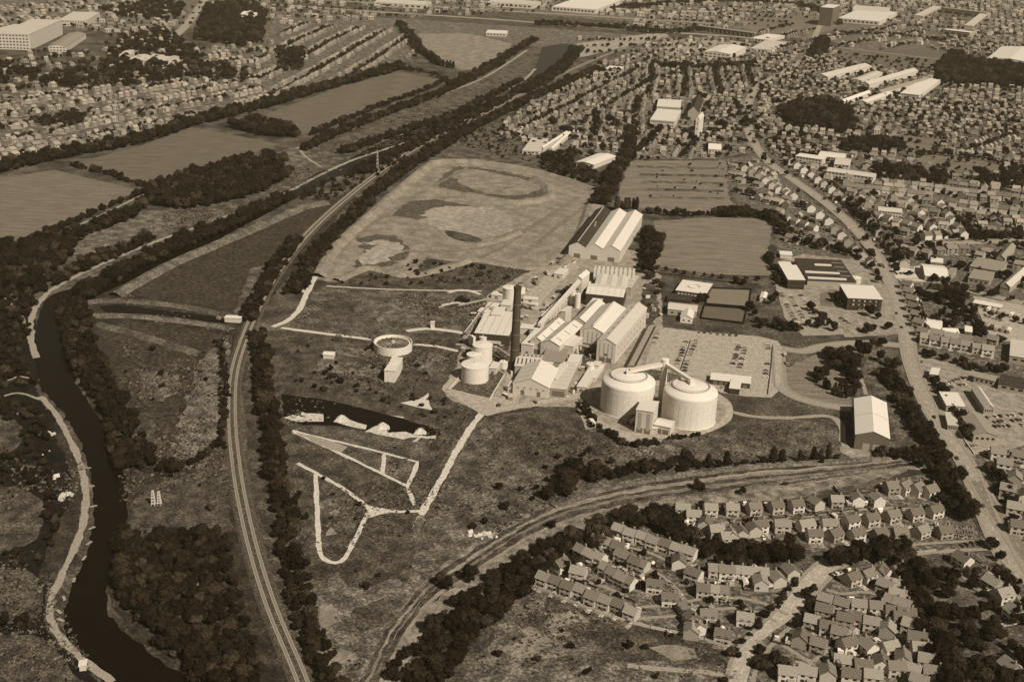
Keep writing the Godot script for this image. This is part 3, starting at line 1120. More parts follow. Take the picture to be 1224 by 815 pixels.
func lay_land() -> void:
	var b := MB.new()
	b.quad(Vector3(-9000, 0, 1500), Vector3(9000, 0, 1500), Vector3(9000, 0, -15000), Vector3(-9000, 0, -15000), Vector3.UP)
	tag(part("ground", b, M.land, self), "rough grass land reaching to the far edge of the view", "ground", "", "structure")
	# quarters of the town
	sheet("town_ground", "pale built-over ground of the far town", [-60, -20, 1290, -30, 1290, 60, 900, 75, 700, 60, 330, 30, -60, 40], M.town, 5)
	sheet("garden_ground", "garden ground of the streets on the far left", [-30, 110, 120, 100, 240, 60, 330, 20, 500, 35, 520, 60, 480, 75, 310, 128, 160, 168, -30, 205], M.gardens_far, 4)
	sheet("garden_ground", "garden ground of the middle town", [590, 160, 640, 118, 720, 75, 790, 48, 900, 70, 960, 65, 900, 130, 905, 180, 860, 190, 750, 190, 650, 185], M.town, 4)
	sheet("garden_ground", "garden ground on the right of the main road", [905, 180, 900, 130, 960, 70, 1290, 40, 1290, 640, 1160, 560, 1120, 480, 1085, 380, 1050, 300, 960, 220], M.gardens, 4)
	sheet("garden_ground", "garden ground left of the main road", [860, 190, 905, 185, 950, 220, 1040, 300, 1075, 390, 1060, 410, 930, 300, 920, 260, 880, 240], M.gardens, 4)
	# fields on the left
	sheet("field", "mown field at the left edge of the view", [-20, 215, 65, 203, 168, 228, 32, 289, -20, 294], M.field, 2, "field")
	sheet("field", "long field between hedges left of the river", [85, 196, 165, 175, 228, 152, 335, 172, 300, 183, 178, 219], M.field_dark, 2, "field")
	sheet("field", "narrow upper field below the far houses", [305, 141, 400, 106, 475, 85, 525, 95, 450, 128, 365, 160, 312, 154], M.field_dark, 2, "field")
	sheet("field", "small dark field by the poplar row", [480, 80, 497, 72, 545, 86, 532, 94], M.meadow, 2, "field")
	sheet("bare_field", "pale bare field beyond the poplars", [500, 40, 560, 40, 612, 52, 600, 78, 552, 84, 505, 58], M.bare, 3, "field")
	sheet("rough_ground", "scrubby ground along the river's left side", [40, 340, 150, 285, 250, 240, 330, 190, 420, 160, 520, 110, 600, 70, 640, 55, 630, 110, 540, 160, 430, 210, 330, 240, 200, 290, 90, 340], M.scrub, 4)
	sheet("meadow", "small meadow among the trees left of the river", [98, 285, 180, 252, 215, 262, 165, 290, 110, 310, 85, 305], M.dry, 3, "meadow")
	sheet("meadow", "small triangular meadow with a footpath", [318, 186, 358, 176, 372, 190, 340, 208], M.dry, 2, "meadow")
	# between river and railway
	sheet("rough_ground", "rough ground between the river and the railway", [100, 350, 390, 243, 500, 180, 620, 110, 640, 110, 440, 215, 300, 385, 285, 430, 278, 500, 285, 560, 320, 720, 360, 820, 200, 820, 120, 700, 140, 600, 100, 450], M.bottom_land, 4)
	sheet("settling_field", "dark sunken meadow in the bend of the embankment", [142, 352, 240, 303, 300, 272, 388, 246, 360, 280, 335, 320, 302, 372, 220, 360], M.marsh, 3, "meadow")
	sheet("rough_ground", "paler bank of grass beside the railway", [300, 320, 318, 316, 300, 372, 278, 380], M.scrub, 2)
	sheet("settling_field", "narrow dark wedge of sunken meadow", [128, 388, 190, 388, 258, 402, 240, 421], M.marsh, 2, "meadow")
	sheet("settling_field", "large dark sunken meadow by the river", [110, 402, 140, 398, 235, 440, 215, 470, 212, 540, 195, 555, 150, 552, 130, 470], M.marsh, 3, "meadow")
	sheet("rough_ground", "dry grass slope beside the railway", [240, 430, 272, 400, 278, 430, 270, 530, 240, 560, 200, 560, 215, 500], M.dry, 4)
	sheet("rough_ground", "patchy grass below the dry slope", [160, 590, 270, 550, 275, 640, 190, 645, 150, 640], M.bottom_grass, 4)
	# the near left corner
	sheet("heath", "dark heath left of the towpath", [-40, 350, 36, 370, 45, 470, 70, 500, 98, 600, 60, 700, 55, 750, 120, 830, -40, 830], M.heath, 3)
	sheet("grass_plot", "upper round grass plot at the left edge", [-40, 500, -5, 494, 18, 502, 28, 520, 16, 538, -10, 548, -40, 545], M.bottom_grass, 2)
	sheet("grass_plot", "middle round grass plot at the left edge", [-40, 584, 10, 582, 42, 592, 54, 615, 40, 645, 12, 658, -40, 660], M.bottom_grass, 2)
	sheet("grass_plot", "third round grass plot at the left edge", [-40, 684, 20, 680, 46, 692, 52, 715, 38, 738, -40, 745], M.bottom_grass, 2)
	sheet("rough_ground", "grass verge in the near left corner", [-40, 762, 40, 757, 60, 770, 110, 830, -40, 830], M.bottom_grass, 2)
	sheet("rough_ground", "strip of grass along the towpath", [70, 500, 98, 560, 102, 610, 60, 700, 40, 700, 62, 640, 84, 600, 84, 560, 60, 510], M.bottom_land, 3)
	# land between railway and works
	sheet("rough_ground", "dark scrub strip beside the railway", [310, 395, 350, 395, 345, 480, 335, 520, 350, 640, 400, 830, 370, 830, 318, 660, 296, 560, 290, 470], M.scrub_dark, 3)
	sheet("lagoon_field", "broad pale drained lagoon field behind the works", [376, 332, 398, 297, 440, 258, 488, 216, 516, 195, 560, 193, 640, 205, 712, 228, 692, 280, 680, 308, 642, 322, 570, 312, 545, 318, 490, 331, 440, 322, 400, 337], M.bare, 2, "field")
	sheet("dried_mud", "dark mud along the far bowl of the lagoon field", [520, 222, 534, 205, 560, 199, 640, 214, 652, 232, 606, 240, 560, 232], M.mud, 8, "mud")
	sheet("dried_mud", "paler bed of the far bowl", [538, 210, 562, 202, 636, 217, 642, 229, 600, 233, 560, 224], M.bare, 5, "mud")
	sheet("dried_mud", "dark damp patch in the middle of the lagoon field", [468, 258, 484, 241, 520, 238, 586, 250, 560, 256, 500, 262], M.mud, 8, "mud")
	sheet("dried_mud", "grey bed in the middle of the lagoon field", [500, 262, 560, 254, 600, 252, 612, 275, 560, 285, 520, 272], M.yard, 4, "mud")
	sheet("pale_silt", "pale silt patch in the middle of the lagoon field", [502, 258, 520, 247, 578, 248, 584, 252, 545, 258, 540, 266, 516, 262], M.pale, 8, "silt")
	sheet("pale_silt", "pale silt tongue beside the grey bed", [520, 270, 548, 266, 552, 271, 528, 274], M.pale, 2, "silt")
	sheet("dried_mud", "dark hollow on the lagoon field", [532, 275, 556, 279, 576, 287, 560, 290, 536, 283], M.scrub_dark, 2, "mud")
	sheet("dried_mud", "damp margin of the near silt patch", [424, 284, 470, 282, 490, 300, 470, 316, 440, 322, 424, 316, 434, 300], M.mud, 8, "mud")
	sheet("pale_silt", "pale silt patch at the near edge of the lagoon field", [428, 290, 452, 287, 466, 288, 484, 292, 478, 302, 456, 314, 430, 316, 432, 304, 448, 294], M.pale, 8, "silt")
	sheet("rough_ground", "dark scrub above the lagoon field", [530, 168, 590, 148, 650, 190, 640, 203, 560, 191, 520, 192], M.scrub, 4)
	sheet("rough_ground", "weedy ground between the lagoon field and the track", [395, 340, 440, 325, 490, 333, 510, 308, 560, 315, 640, 324, 600, 345, 575, 348, 395, 343], M.scrub_dark, 3)
	sheet("meadow", "open rough grass beside the works", [350, 392, 372, 352, 395, 347, 575, 350, 560, 392, 505, 398, 440, 404, 360, 392], M.scrub, 3, "meadow")
	sheet("rough_ground", "rough grass round the clarifier tank", [330, 396, 445, 408, 560, 402, 545, 430, 525, 468, 470, 470, 340, 462, 325, 430], M.scrub_dark, 3)
	sheet("filter_bed", "pale rubbly filter bed left of the pump house", [384, 428, 456, 438, 448, 451, 372, 442], M.dry, 2, "filter bed")
	sheet("rough_ground", "dark scrub between pond and works road", [338, 462, 480, 470, 530, 478, 560, 492, 540, 530, 500, 610, 490, 700, 440, 800, 380, 830, 350, 720, 335, 600, 335, 520], M.scrub_dark, 3)
	sheet("rough_ground", "dry grass within the triangle of tracks", [376, 516, 430, 528, 500, 552, 487, 580, 420, 548], M.scrub, 2)
	sheet("rough_ground", "grass between the pond and the triangle of tracks", [350, 506, 430, 514, 520, 526, 500, 548, 420, 524, 352, 514], M.scrub, 2)
	sheet("rough_ground", "stony waste below the looped track", [352, 700, 430, 705, 480, 690, 488, 720, 440, 790, 400, 830, 370, 800], M.dry, 4)
	sheet("rough_ground", "rough pasture between the works road and the old sidings", [580, 496, 690, 488, 735, 530, 735, 560, 640, 610, 560, 660, 500, 690, 505, 620, 545, 555], M.scrub, 4)
	sheet("meadow", "thistly dark grass at the pasture's far edge", [600, 500, 690, 490, 730, 530, 726, 556, 680, 575, 640, 560, 600, 530], M.scrub_dark, 5, "meadow")
	sheet("sidings_ground", "broad strip of lifted sidings curving below the silos", [425, 830, 470, 752, 490, 705, 520, 682, 580, 640, 640, 608, 700, 590, 800, 570, 900, 560, 1000, 552, 1115, 540, 1120, 556, 1030, 578, 930, 600, 820, 606, 740, 622, 640, 660, 560, 712, 500, 775, 470, 830], M.bare_strip, 4)
	sheet("rough_ground", "grass between the silos and the old sidings", [732, 530, 790, 520, 860, 520, 900, 505, 1000, 500, 1010, 545, 900, 556, 740, 562], M.scrub, 3)
	sheet("rough_ground", "dry scrub field at the near edge", [545, 830, 575, 780, 620, 720, 640, 702, 720, 728, 800, 752, 868, 770, 884, 800, 880, 830], M.dry, 4)
	sheet("rough_ground", "dark thistles in the near scrub field", [660, 712, 740, 736, 820, 760, 872, 780, 870, 795, 760, 790, 690, 760, 650, 730], M.scrub_dark, 5)
	var scars := [["pasture", M.dry, [560, 520, 580, 510, 590, 522, 570, 536]], ["pasture", M.dry, [600, 560, 626, 552, 636, 566, 612, 576]], ["pasture", M.dry, [560, 590, 590, 584, 596, 600, 566, 608]], ["pasture", M.dry, [520, 640, 556, 630, 560, 644, 530, 656]], ["pasture", M.scrub_dark, [640, 500, 676, 498, 684, 520, 650, 526]], ["pasture", M.scrub_dark, [680, 530, 712, 522, 722, 544, 694, 552]], ["waste ground", M.dry, [392, 690, 430, 696, 424, 712, 396, 708]], ["waste ground", M.bare, [372, 726, 396, 722, 408, 742, 384, 752]], ["waste ground", M.scrub_dark, [420, 730, 456, 716, 462, 740, 430, 756]], ["waste ground", M.bare, [384, 772, 410, 770, 416, 800, 392, 806]], ["looped track", M.dry, [388, 600, 404, 596, 410, 612, 392, 616]], ["looped track", M.bare, [386, 634, 400, 632, 404, 640, 390, 644]], ["looped track", M.dry, [408, 626, 424, 622, 420, 638, 408, 640]],
		["near scrub field", M.bare, [600, 770, 640, 752, 660, 768, 622, 784]], ["near scrub field", M.bare, [660, 730, 700, 734, 696, 748, 664, 746]], ["near scrub field", M.scrub_dark, [620, 740, 650, 734, 654, 752, 628, 758]], ["near scrub field", M.scrub_dark, [720, 770, 770, 774, 764, 792, 724, 788]], ["near scrub field", M.bare, [780, 768, 826, 772, 822, 784, 784, 782]], ["riverside meadow", M.scrub, [166, 440, 200, 446, 196, 480, 172, 476]], ["riverside meadow", M.dry, [186, 452, 214, 446, 212, 470, 196, 476]], ["riverside meadow", M.scrub_dark, [150, 490, 186, 496, 184, 530, 156, 524]], ["slope by the warehouse", M.dry, [1066, 470, 1082, 486, 1090, 510, 1074, 506]], ["grass below the silos", M.dry, [760, 536, 820, 530, 826, 542, 766, 550]], ["grass below the silos", M.scrub_dark, [880, 510, 940, 506, 946, 524, 886, 528]], ["grass round the clarifier", M.dry, [400, 414, 440, 418, 436, 428, 402, 424]], ["grass round the clarifier", M.dry, [500, 424, 530, 426, 526, 446, 502, 444]], ["grass beside the works", M.dry, [440, 364, 500, 360, 510, 378, 452, 386]], ["grass beside the works", M.scrub_dark, [384, 360, 420, 356, 424, 376, 390, 380]]]
	for i in scars.size():
		sheet("worn_patch", "%s worn or weedy patch of open ground, on the %s" % [ordinal(i), scars[i][0]], scars[i][2], scars[i][1], 9)
	# right of the works
	sheet("sports_field", "open sports field beyond the works", [782, 264, 850, 260, 926, 262, 918, 300, 926, 330, 850, 328, 782, 318], M.field_pale, 2, "field")
	sheet("allotments", "allotment plots beyond the sports field", [752, 192, 868, 192, 872, 240, 900, 256, 800, 256, 735, 244], M.field_pale, 3, "allotments")
	for i in 5:
		sheet("allotment_bed", "%s pale strip among the allotment plots" % ORD[i], [760 + i * 6, 198 + i * 9, 866, 200 + i * 9, 866, 203 + i * 9, 758 + i * 4, 201 + i * 9], [M.dry, M.scrub][i % 2], 2, "allotments")
	sheet("lawn", "mown lawn inside the loop of the works drive", [940, 440, 985, 422, 1010, 440, 1018, 470, 1016, 484, 990, 482, 945, 466], M.field_pale, 2, "lawn")
	sheet("meadow", "rough grass slope beside the white warehouse", [1035, 430, 1060, 440, 1090, 490, 1112, 530, 1065, 542, 1062, 490, 1030, 455], M.scrub, 3, "meadow")
	sheet("meadow", "playing field among the trees at the upper right", [1080, 162, 1125, 165, 1120, 182, 1200, 195, 1180, 212, 1120, 206, 1085, 180], M.field, 2, "field")
	sheet("meadow", "playing fields near the stadium", [1010, 60, 1140, 72, 1110, 90, 990, 72], M.field_dark, 3, "field")
	sheet("meadow", "grass left of the far railway viaduct", [880, 22, 1000, 20, 980, 40, 900, 38], M.field, 3, "field")
	sheet("sidings_ground", "wide far railway yard", [320, 12, 600, 30, 850, 48, 1000, 60, 1000, 50, 850, 34, 600, 14, 320, -4], M.sidings, 2)
	sheet("pale_silt", "pale sandy spit by the railway", [690, 52, 780, 40, 796, 44, 730, 60, 690, 68], M.pale, 3, "sand")
	sheet("yard", "pale open ground below the viaduct", [790, 50, 850, 44, 900, 52, 890, 66, 800, 66], M.concrete, 3)
	# water
	sheet("river", "dark river winding down the left side", [380, 206, 335, 232, 250, 272, 150, 322, 92, 343, 58, 355, 45, 380, 42, 420, 46, 460, 72, 490, 98, 535, 112, 600, 106, 655, 84, 705, 76, 750, 100, 785, 150, 830, 260, 830, 190, 790, 132, 735, 128, 700, 140, 660, 152, 610, 142, 540, 112, 490, 88, 450, 84, 400, 92, 368, 150, 338, 260, 286, 340, 244, 400, 212], M.water, 2, "river")
	sheet("river", "grey upper reach of the river", [648, 56, 678, 52, 690, 58, 672, 76, 650, 96, 632, 108, 600, 124, 566, 140, 556, 134, 618, 104, 640, 80], M.water, 2, "river")
	sheet("river", "shadowy middle reach of the river between trees", [566, 140, 556, 134, 500, 152, 440, 178, 400, 200, 380, 206, 400, 212, 450, 190, 510, 160], M.water, 2, "river")
	sheet("canal", "straight dark channel beside the embankment", [118, 366, 140, 364, 268, 380, 272, 386, 200, 384, 128, 376], M.water, 1, "canal")
	sheet("pond", "long black settling pond", [338, 470, 400, 480, 470, 498, 524, 514, 516, 524, 470, 520, 430, 512, 392, 508, 344, 504], M.water, 2, "pond")
	sheet("pool", "small black pool inside the round bund", [543, 358, 552, 353, 562, 357, 558, 364, 546, 364], M.water, 1, "pool")

func lay_ways() -> void:
	# banks
	bank("long grassy embankment curving above the dark meadow", [136, 354, 200, 318, 260, 292, 320, 266, 360, 249, 390, 243], 15, 4, 3.2, M.dry)
	bank("embankment below the dark meadow", [104, 362, 140, 360, 210, 366, 270, 377, 286, 382], 9, 3, 2.0, M.scrub)
	bank("embankment between channel and wedge", [104, 378, 170, 379, 260, 390, 278, 396], 9, 3, 1.8, M.dry)
	bank("embankment between the two sunken meadows", [118, 388, 170, 402, 240, 424], 10, 4, 1.8, M.scrub)
	bank("pale rim along the lagoon field's left side", [378, 332, 400, 297, 442, 258, 490, 216, 516, 196], 16, 4, 4.0, M.bare)
	bank("pale rim along the lagoon field's far side", [516, 196, 560, 194, 640, 206, 710, 228], 16, 4, 4.0, M.bare)
	bank("raised rim round the far bowl of the lagoon field", [486, 222, 520, 228, 570, 236, 618, 243, 652, 238, 656, 226, 640, 213], 15, 4, 3.4, M.bare)
	bank("dark bank along the pond's upper side", [338, 466, 400, 475, 470, 490, 526, 508], 14, 4, 2.0, M.scrub_dark)
	bank("raised edge of the old sidings", [660, 606, 720, 585, 800, 570, 900, 558, 1000, 552, 1100, 544], 8, 3, 1.4, M.dry)
	bank("lower raised track bed of the old sidings", [700, 622, 780, 598, 860, 590, 960, 572, 1060, 560], 5, 2, 0.9, M.dry)
	bank("inner rim along the near side of the damp lagoon patch", [470, 262, 500, 268, 540, 288, 580, 292, 620, 278], 12, 3, 2.0, M.bare)
	bank("raised lip of the lagoon field's near edge", [402, 336, 440, 321, 490, 330, 545, 317, 570, 311, 640, 321, 680, 307, 708, 240], 12, 4, 2.4, M.bare)
	for d in [["first", [690, 236, 640, 268, 600, 296, 560, 312]], ["second", [700, 246, 660, 276, 626, 304]], ["third", [560, 200, 500, 232, 460, 258, 420, 286, 396, 312]], ["fourth", [640, 214, 580, 232, 520, 236]], ["fifth", [480, 300, 540, 300, 600, 290, 650, 262]]]:
		ribbon("wheel_track", "%s faint lorry track across the lagoon field" % d[0], d[1], 5.0, M.field_pale, 0.8)
	# footpaths
	ribbon("towpath", "pale towpath following the river's left bank", [600, 124, 540, 150, 480, 172, 420, 192, 375, 213, 330, 236, 245, 268, 180, 291, 110, 321, 62, 346, 40, 372, 36, 400, 42, 428], 4.5, M.path, 0.5)
	ribbon("towpath", "pale towpath along the near bend of the river", [48, 474, 68, 498, 84, 528, 97, 560, 102, 600, 95, 640, 72, 690, 59, 722, 64, 752, 98, 788, 135, 815], 3.6, M.path, 0.5)
	ribbon("path", "bright narrow path to the lock", [-10, 479, 20, 470, 48, 478], 2.2, M.path)
	ribbon("path", "forked path at the far left edge", [2, 350, 14, 366, 28, 384, 22, 402, 20, 418], 2.5, M.path)
	ribbon("path", "second branch of the forked path", [28, 384, 33, 398, 36, 412], 2.2, M.path)
	ribbon("path", "hedged path beside the left fields", [12, 298, 60, 282, 110, 262, 176, 230], 3.2, M.path)
	ribbon("path", "path across the small triangular meadow", [355, 176, 366, 188, 384, 200], 3.0, M.path)
	ribbon("path", "footpath along the far reach of the river", [640, 82, 620, 100, 570, 122, 520, 142, 476, 162, 440, 172], 5.0, M.path, 0.4)
	ribbon("path", "straight lane between hedges on the left fields", [420, 155, 470, 134, 530, 112, 580, 92, 630, 60], 5.0, M.path, 0.4)
	ribbon("track", "white track from the railway to the works", [326, 391, 342, 384, 356, 372, 366, 352, 374, 336, 380, 326], 4.6, M.track)
	ribbon("track", "thin pale path across the rough grass", [390, 342, 440, 345, 500, 347, 576, 348], 2.2, M.track)
	ribbon("track", "spur from the white track to the rail bridge", [344, 340, 356, 345, 366, 350], 4.0, M.track)
	ribbon("track", "white concrete road to the clarifier tank", [336, 392, 380, 398, 444, 406], 4.2, M.track, 0.15)
	ribbon("track", "pale road behind the clarifier tank", [486, 396, 510, 393, 540, 396, 560, 400], 5.0, M.track, 0.2)
	ribbon("track", "pale road from the clarifier tank to the works", [494, 412, 520, 414, 548, 420], 4.0, M.track, 0.2)
	ribbon("bund", "bright curved bund wall of the upper pool", [536, 350, 548, 347, 562, 348, 574, 352], 4.0, M.track, 0.2)
	ribbon("bund", "bright curved bund wall of the lower pool", [524, 368, 534, 364, 546, 362, 558, 364], 4.0, M.track, 0.2)
	for d in [["upper edge", [349, 515, 372, 521, 420, 532, 460, 542, 500, 553]], ["lower edge", [350, 517, 380, 530, 420, 549, 455, 566, 486, 581]], ["right edge", [499, 553, 494, 566, 487, 581]], ["cross bar", [459, 543, 457, 566]], ["tail", [486, 580, 490, 592, 496, 604]]]:
		ribbon("track", "white track forming the %s of the triangle" % d[0], d[1], 2.3, M.track, 0.5)
	sheet("hardstanding", "white stony apron at the triangle's narrow end", [352, 517, 374, 521, 415, 534, 405, 541, 380, 531], M.path, 2)
	for d in [["upper edge", [355, 554, 378, 566, 408, 583, 440, 606]], ["left and lower edge", [377, 567, 379, 610, 381, 655, 388, 669, 401, 673, 412, 667, 424, 645, 440, 613]], ["link to the works road", [438, 608, 470, 612, 505, 611]]]:
		ribbon("track", "white looped track, %s" % d[0], d[1], 2.7, M.track, 0.4)
	sheet("hardstanding", "white widening where the looped track joins its link", [436, 604, 452, 607, 482, 611, 455, 615, 440, 620], M.track, 1)
	ribbon("track", "white works road running down past the pond", [578, 492, 562, 512, 545, 540, 528, 572, 512, 600, 502, 618, 498, 632], 4.2, M.track, 0.4)
	ribbon("track", "dirt track continuing over the waste ground", [502, 616, 498, 640, 500, 664, 496, 690, 476, 724, 450, 770, 432, 815], 4.5, M.dry, 0.9)
	ribbon("track", "second rutted line of the old sidings", [520, 700, 580, 655, 640, 622, 700, 600, 800, 581, 900, 566, 1000, 558], 3.5, M.path, 0.7)
	ribbon("track", "dark rutted line of the old sidings", [480, 745, 540, 700, 620, 648, 700, 612, 820, 590, 930, 580, 1050, 560], 3.5, M.scrub_dark, 0.8)
	var lines := [["first", 0, M.scrub_dark, 4.0], ["second", 5, M.bare, 2.6], ["third", 9, M.scrub_dark, 3.0], ["fourth", 13, M.field_pale, 2.4], ["fifth", 17, M.scrub_dark, 4.5], ["sixth", 22, M.bare, 2.2]]
	for d in lines:
		var y: float = d[1]
		ribbon("old_track_bed", "%s weathered strip of the lifted sidings, counted from the works side" % d[0], [430 + y * 0.9, 830, 466 + y * 0.9, 756, 500 + y, 712, 540 + y, 678 + y * 0.5, 600, 640 + y, 660, 607 + y, 740, 585 + y, 820, 573 + y, 900, 563 + y, 1000, 555 + y * 0.8, 1100, 545 + y * 0.5], d[3], d[2], 0.8)
	ribbon("track", "track through the near tree belt", [462, 819, 484, 788, 508, 758, 530, 732], 4.0, M.path, 0.4)
	ribbon("track", "pale track across the near scrub field", [750, 796, 790, 800, 840, 804, 884, 808], 3.5, M.path, 0.4)
	sheet("hardstanding", "white stony triangle beside the pond road", [478, 482, 500, 478, 512, 470, 514, 486, 518, 491, 498, 487], M.track, 1)
	# froth along the pond
	var froth := [[340, 500, 352, 497, 366, 500, 358, 493, 386, 496, 384, 503, 360, 505], [398, 505, 404, 498, 412, 499, 424, 505, 438, 508, 436, 513, 415, 508], [434, 514, 450, 511, 458, 508, 466, 517, 485, 517, 497, 522, 520, 520, 521, 524, 500, 525, 470, 523], [496, 527, 504, 515, 506, 517, 500, 529], [470, 496, 486, 498, 480, 501, 470, 499]]
	for i in froth.size():
		sheet("lime_heap", "%s white lime deposit from the left along the black pond" % ORD[i], froth[i], M.chalk, 3.5, "lime")
	# railways and roads
	railway("double-track railway running down the left beside the river", [366, 830, 355, 800, 324, 726, 303, 660, 289, 600, 281, 550, 277, 500, 279, 450, 290, 410, 306, 372, 330, 328, 375, 272, 440, 216, 500, 176, 560, 146, 625, 112, 700, 76, 750, 57, 800, 44], [-2.1, 2.1], 9.5)
	railway("far main line crossing the top of the view", [300, 4, 450, 14, 600, 24, 750, 36, 880, 44, 1010, 58, 1230, 84], [-8.0, -4.0, 0.0, 4.0, 8.0], 24.0)
	railway("far upper sidings", [300, -6, 450, 4, 600, 13, 750, 22, 850, 28], [-10.0, -5.0, 0.0, 5.0, 10.0], 28.0)
	road("main_road", "broad main road sweeping down the right side", [985, 20, 972, 50, 965, 68, 936, 86, 906, 104, 894, 128, 896, 158, 915, 190, 950, 216, 985, 241, 1020, 271, 1050, 308, 1070, 350, 1082, 390, 1089, 430, 1108, 480, 1134, 522, 1158, 560, 1178, 610, 1200, 660, 1230, 712, 1260, 760], 9.0, M.tarmac)
	road("slip_road", "side carriageway beside the main road at the right edge", [1168, 575, 1188, 610, 1216, 650, 1250, 700], 7.0, M.tarmac_dark)
	road("estate_road", "curving estate road between the new houses", [885, 830, 886, 806, 896, 782, 915, 760, 938, 738, 962, 706, 985, 682, 1008, 666], 9.5, M.estate)
	road("estate_road", "estate road branching into the left estate", [936, 740, 912, 728, 886, 722, 862, 722, 836, 724, 812, 730, 780, 732, 752, 735], 7.0, M.estate, false)
	road("estate_road", "broad cul-de-sac through the left estate", [836, 724, 828, 708, 812, 692, 795, 680, 770, 668, 748, 662], 11.0, M.estate, false)
	road("estate_road", "estate road with pale kerbs leading to the lower right", [912, 762, 935, 780, 962, 798, 1000, 830], 7.0, M.estate, false)
	road("estate_road", "small crescent with a white wall", [950, 790, 975, 797, 994, 786, 1010, 774, 1028, 771, 1070, 776], 5.5, M.tarmac_dark, false)
	road("estate_road", "close in front of the terrace of gabled houses", [985, 712, 1010, 718, 1040, 716, 1062, 726], 9.0, M.estate, false)
	road("estate_road", "estate road in the left terraces", [672, 692, 692, 700, 716, 706, 740, 716], 6.0, M.estate, false)
	road("street", "street in front of the upper row of houses", [830, 640, 880, 628, 950, 624, 1020, 615, 1080, 612, 1125, 622], 5.5, M.tarmac, false)
	road("street", "street joining the main road behind the dark hedge", [1008, 666, 1060, 662, 1110, 656, 1175, 652], 7.0, M.tarmac, false)
	road("street", "side street left of the far houses", [205, 46, 222, 30, 240, 6, 250, -8], 14.0, M.tarmac)
	road("street", "street from the white garage to the right edge", [1076, 336, 1120, 336, 1160, 348, 1230, 364], 7.0, M.tarmac, false)
	road("street", "street below the upper right houses", [1050, 302, 1100, 292, 1160, 290, 1230, 286], 7.0, M.tarmac, false)
	road("street", "street to the industrial yards", [1092, 426, 1140, 438, 1180, 452, 1230, 470], 6.0, M.tarmac, false)
	road("street", "street by the allotments", [756, 150, 752, 180, 738, 208, 722, 236, 708, 256], 6.0, M.tarmac, false)
	road("works_drive", "works drive looping round the lawn", [930, 416, 932, 445, 934, 462, 950, 474, 980, 483, 1018, 489], 6.0, M.path, false)
	road("works_drive", "works drive from the lawn to the main road", [930, 416, 960, 420, 985, 414, 1030, 410, 1085, 414], 6.0, M.path, false)
	ribbon("track", "pale track below the silos to the white warehouse", [872, 492, 900, 498, 940, 500, 990, 498, 1006, 510, 1008, 528, 1020, 541, 1040, 545], 4.5, M.path, 0.3)
	ribbon("track", "short path from the tree clump to the warehouse", [1022, 420, 1028, 448, 1036, 472], 3.0, M.path, 0.3)

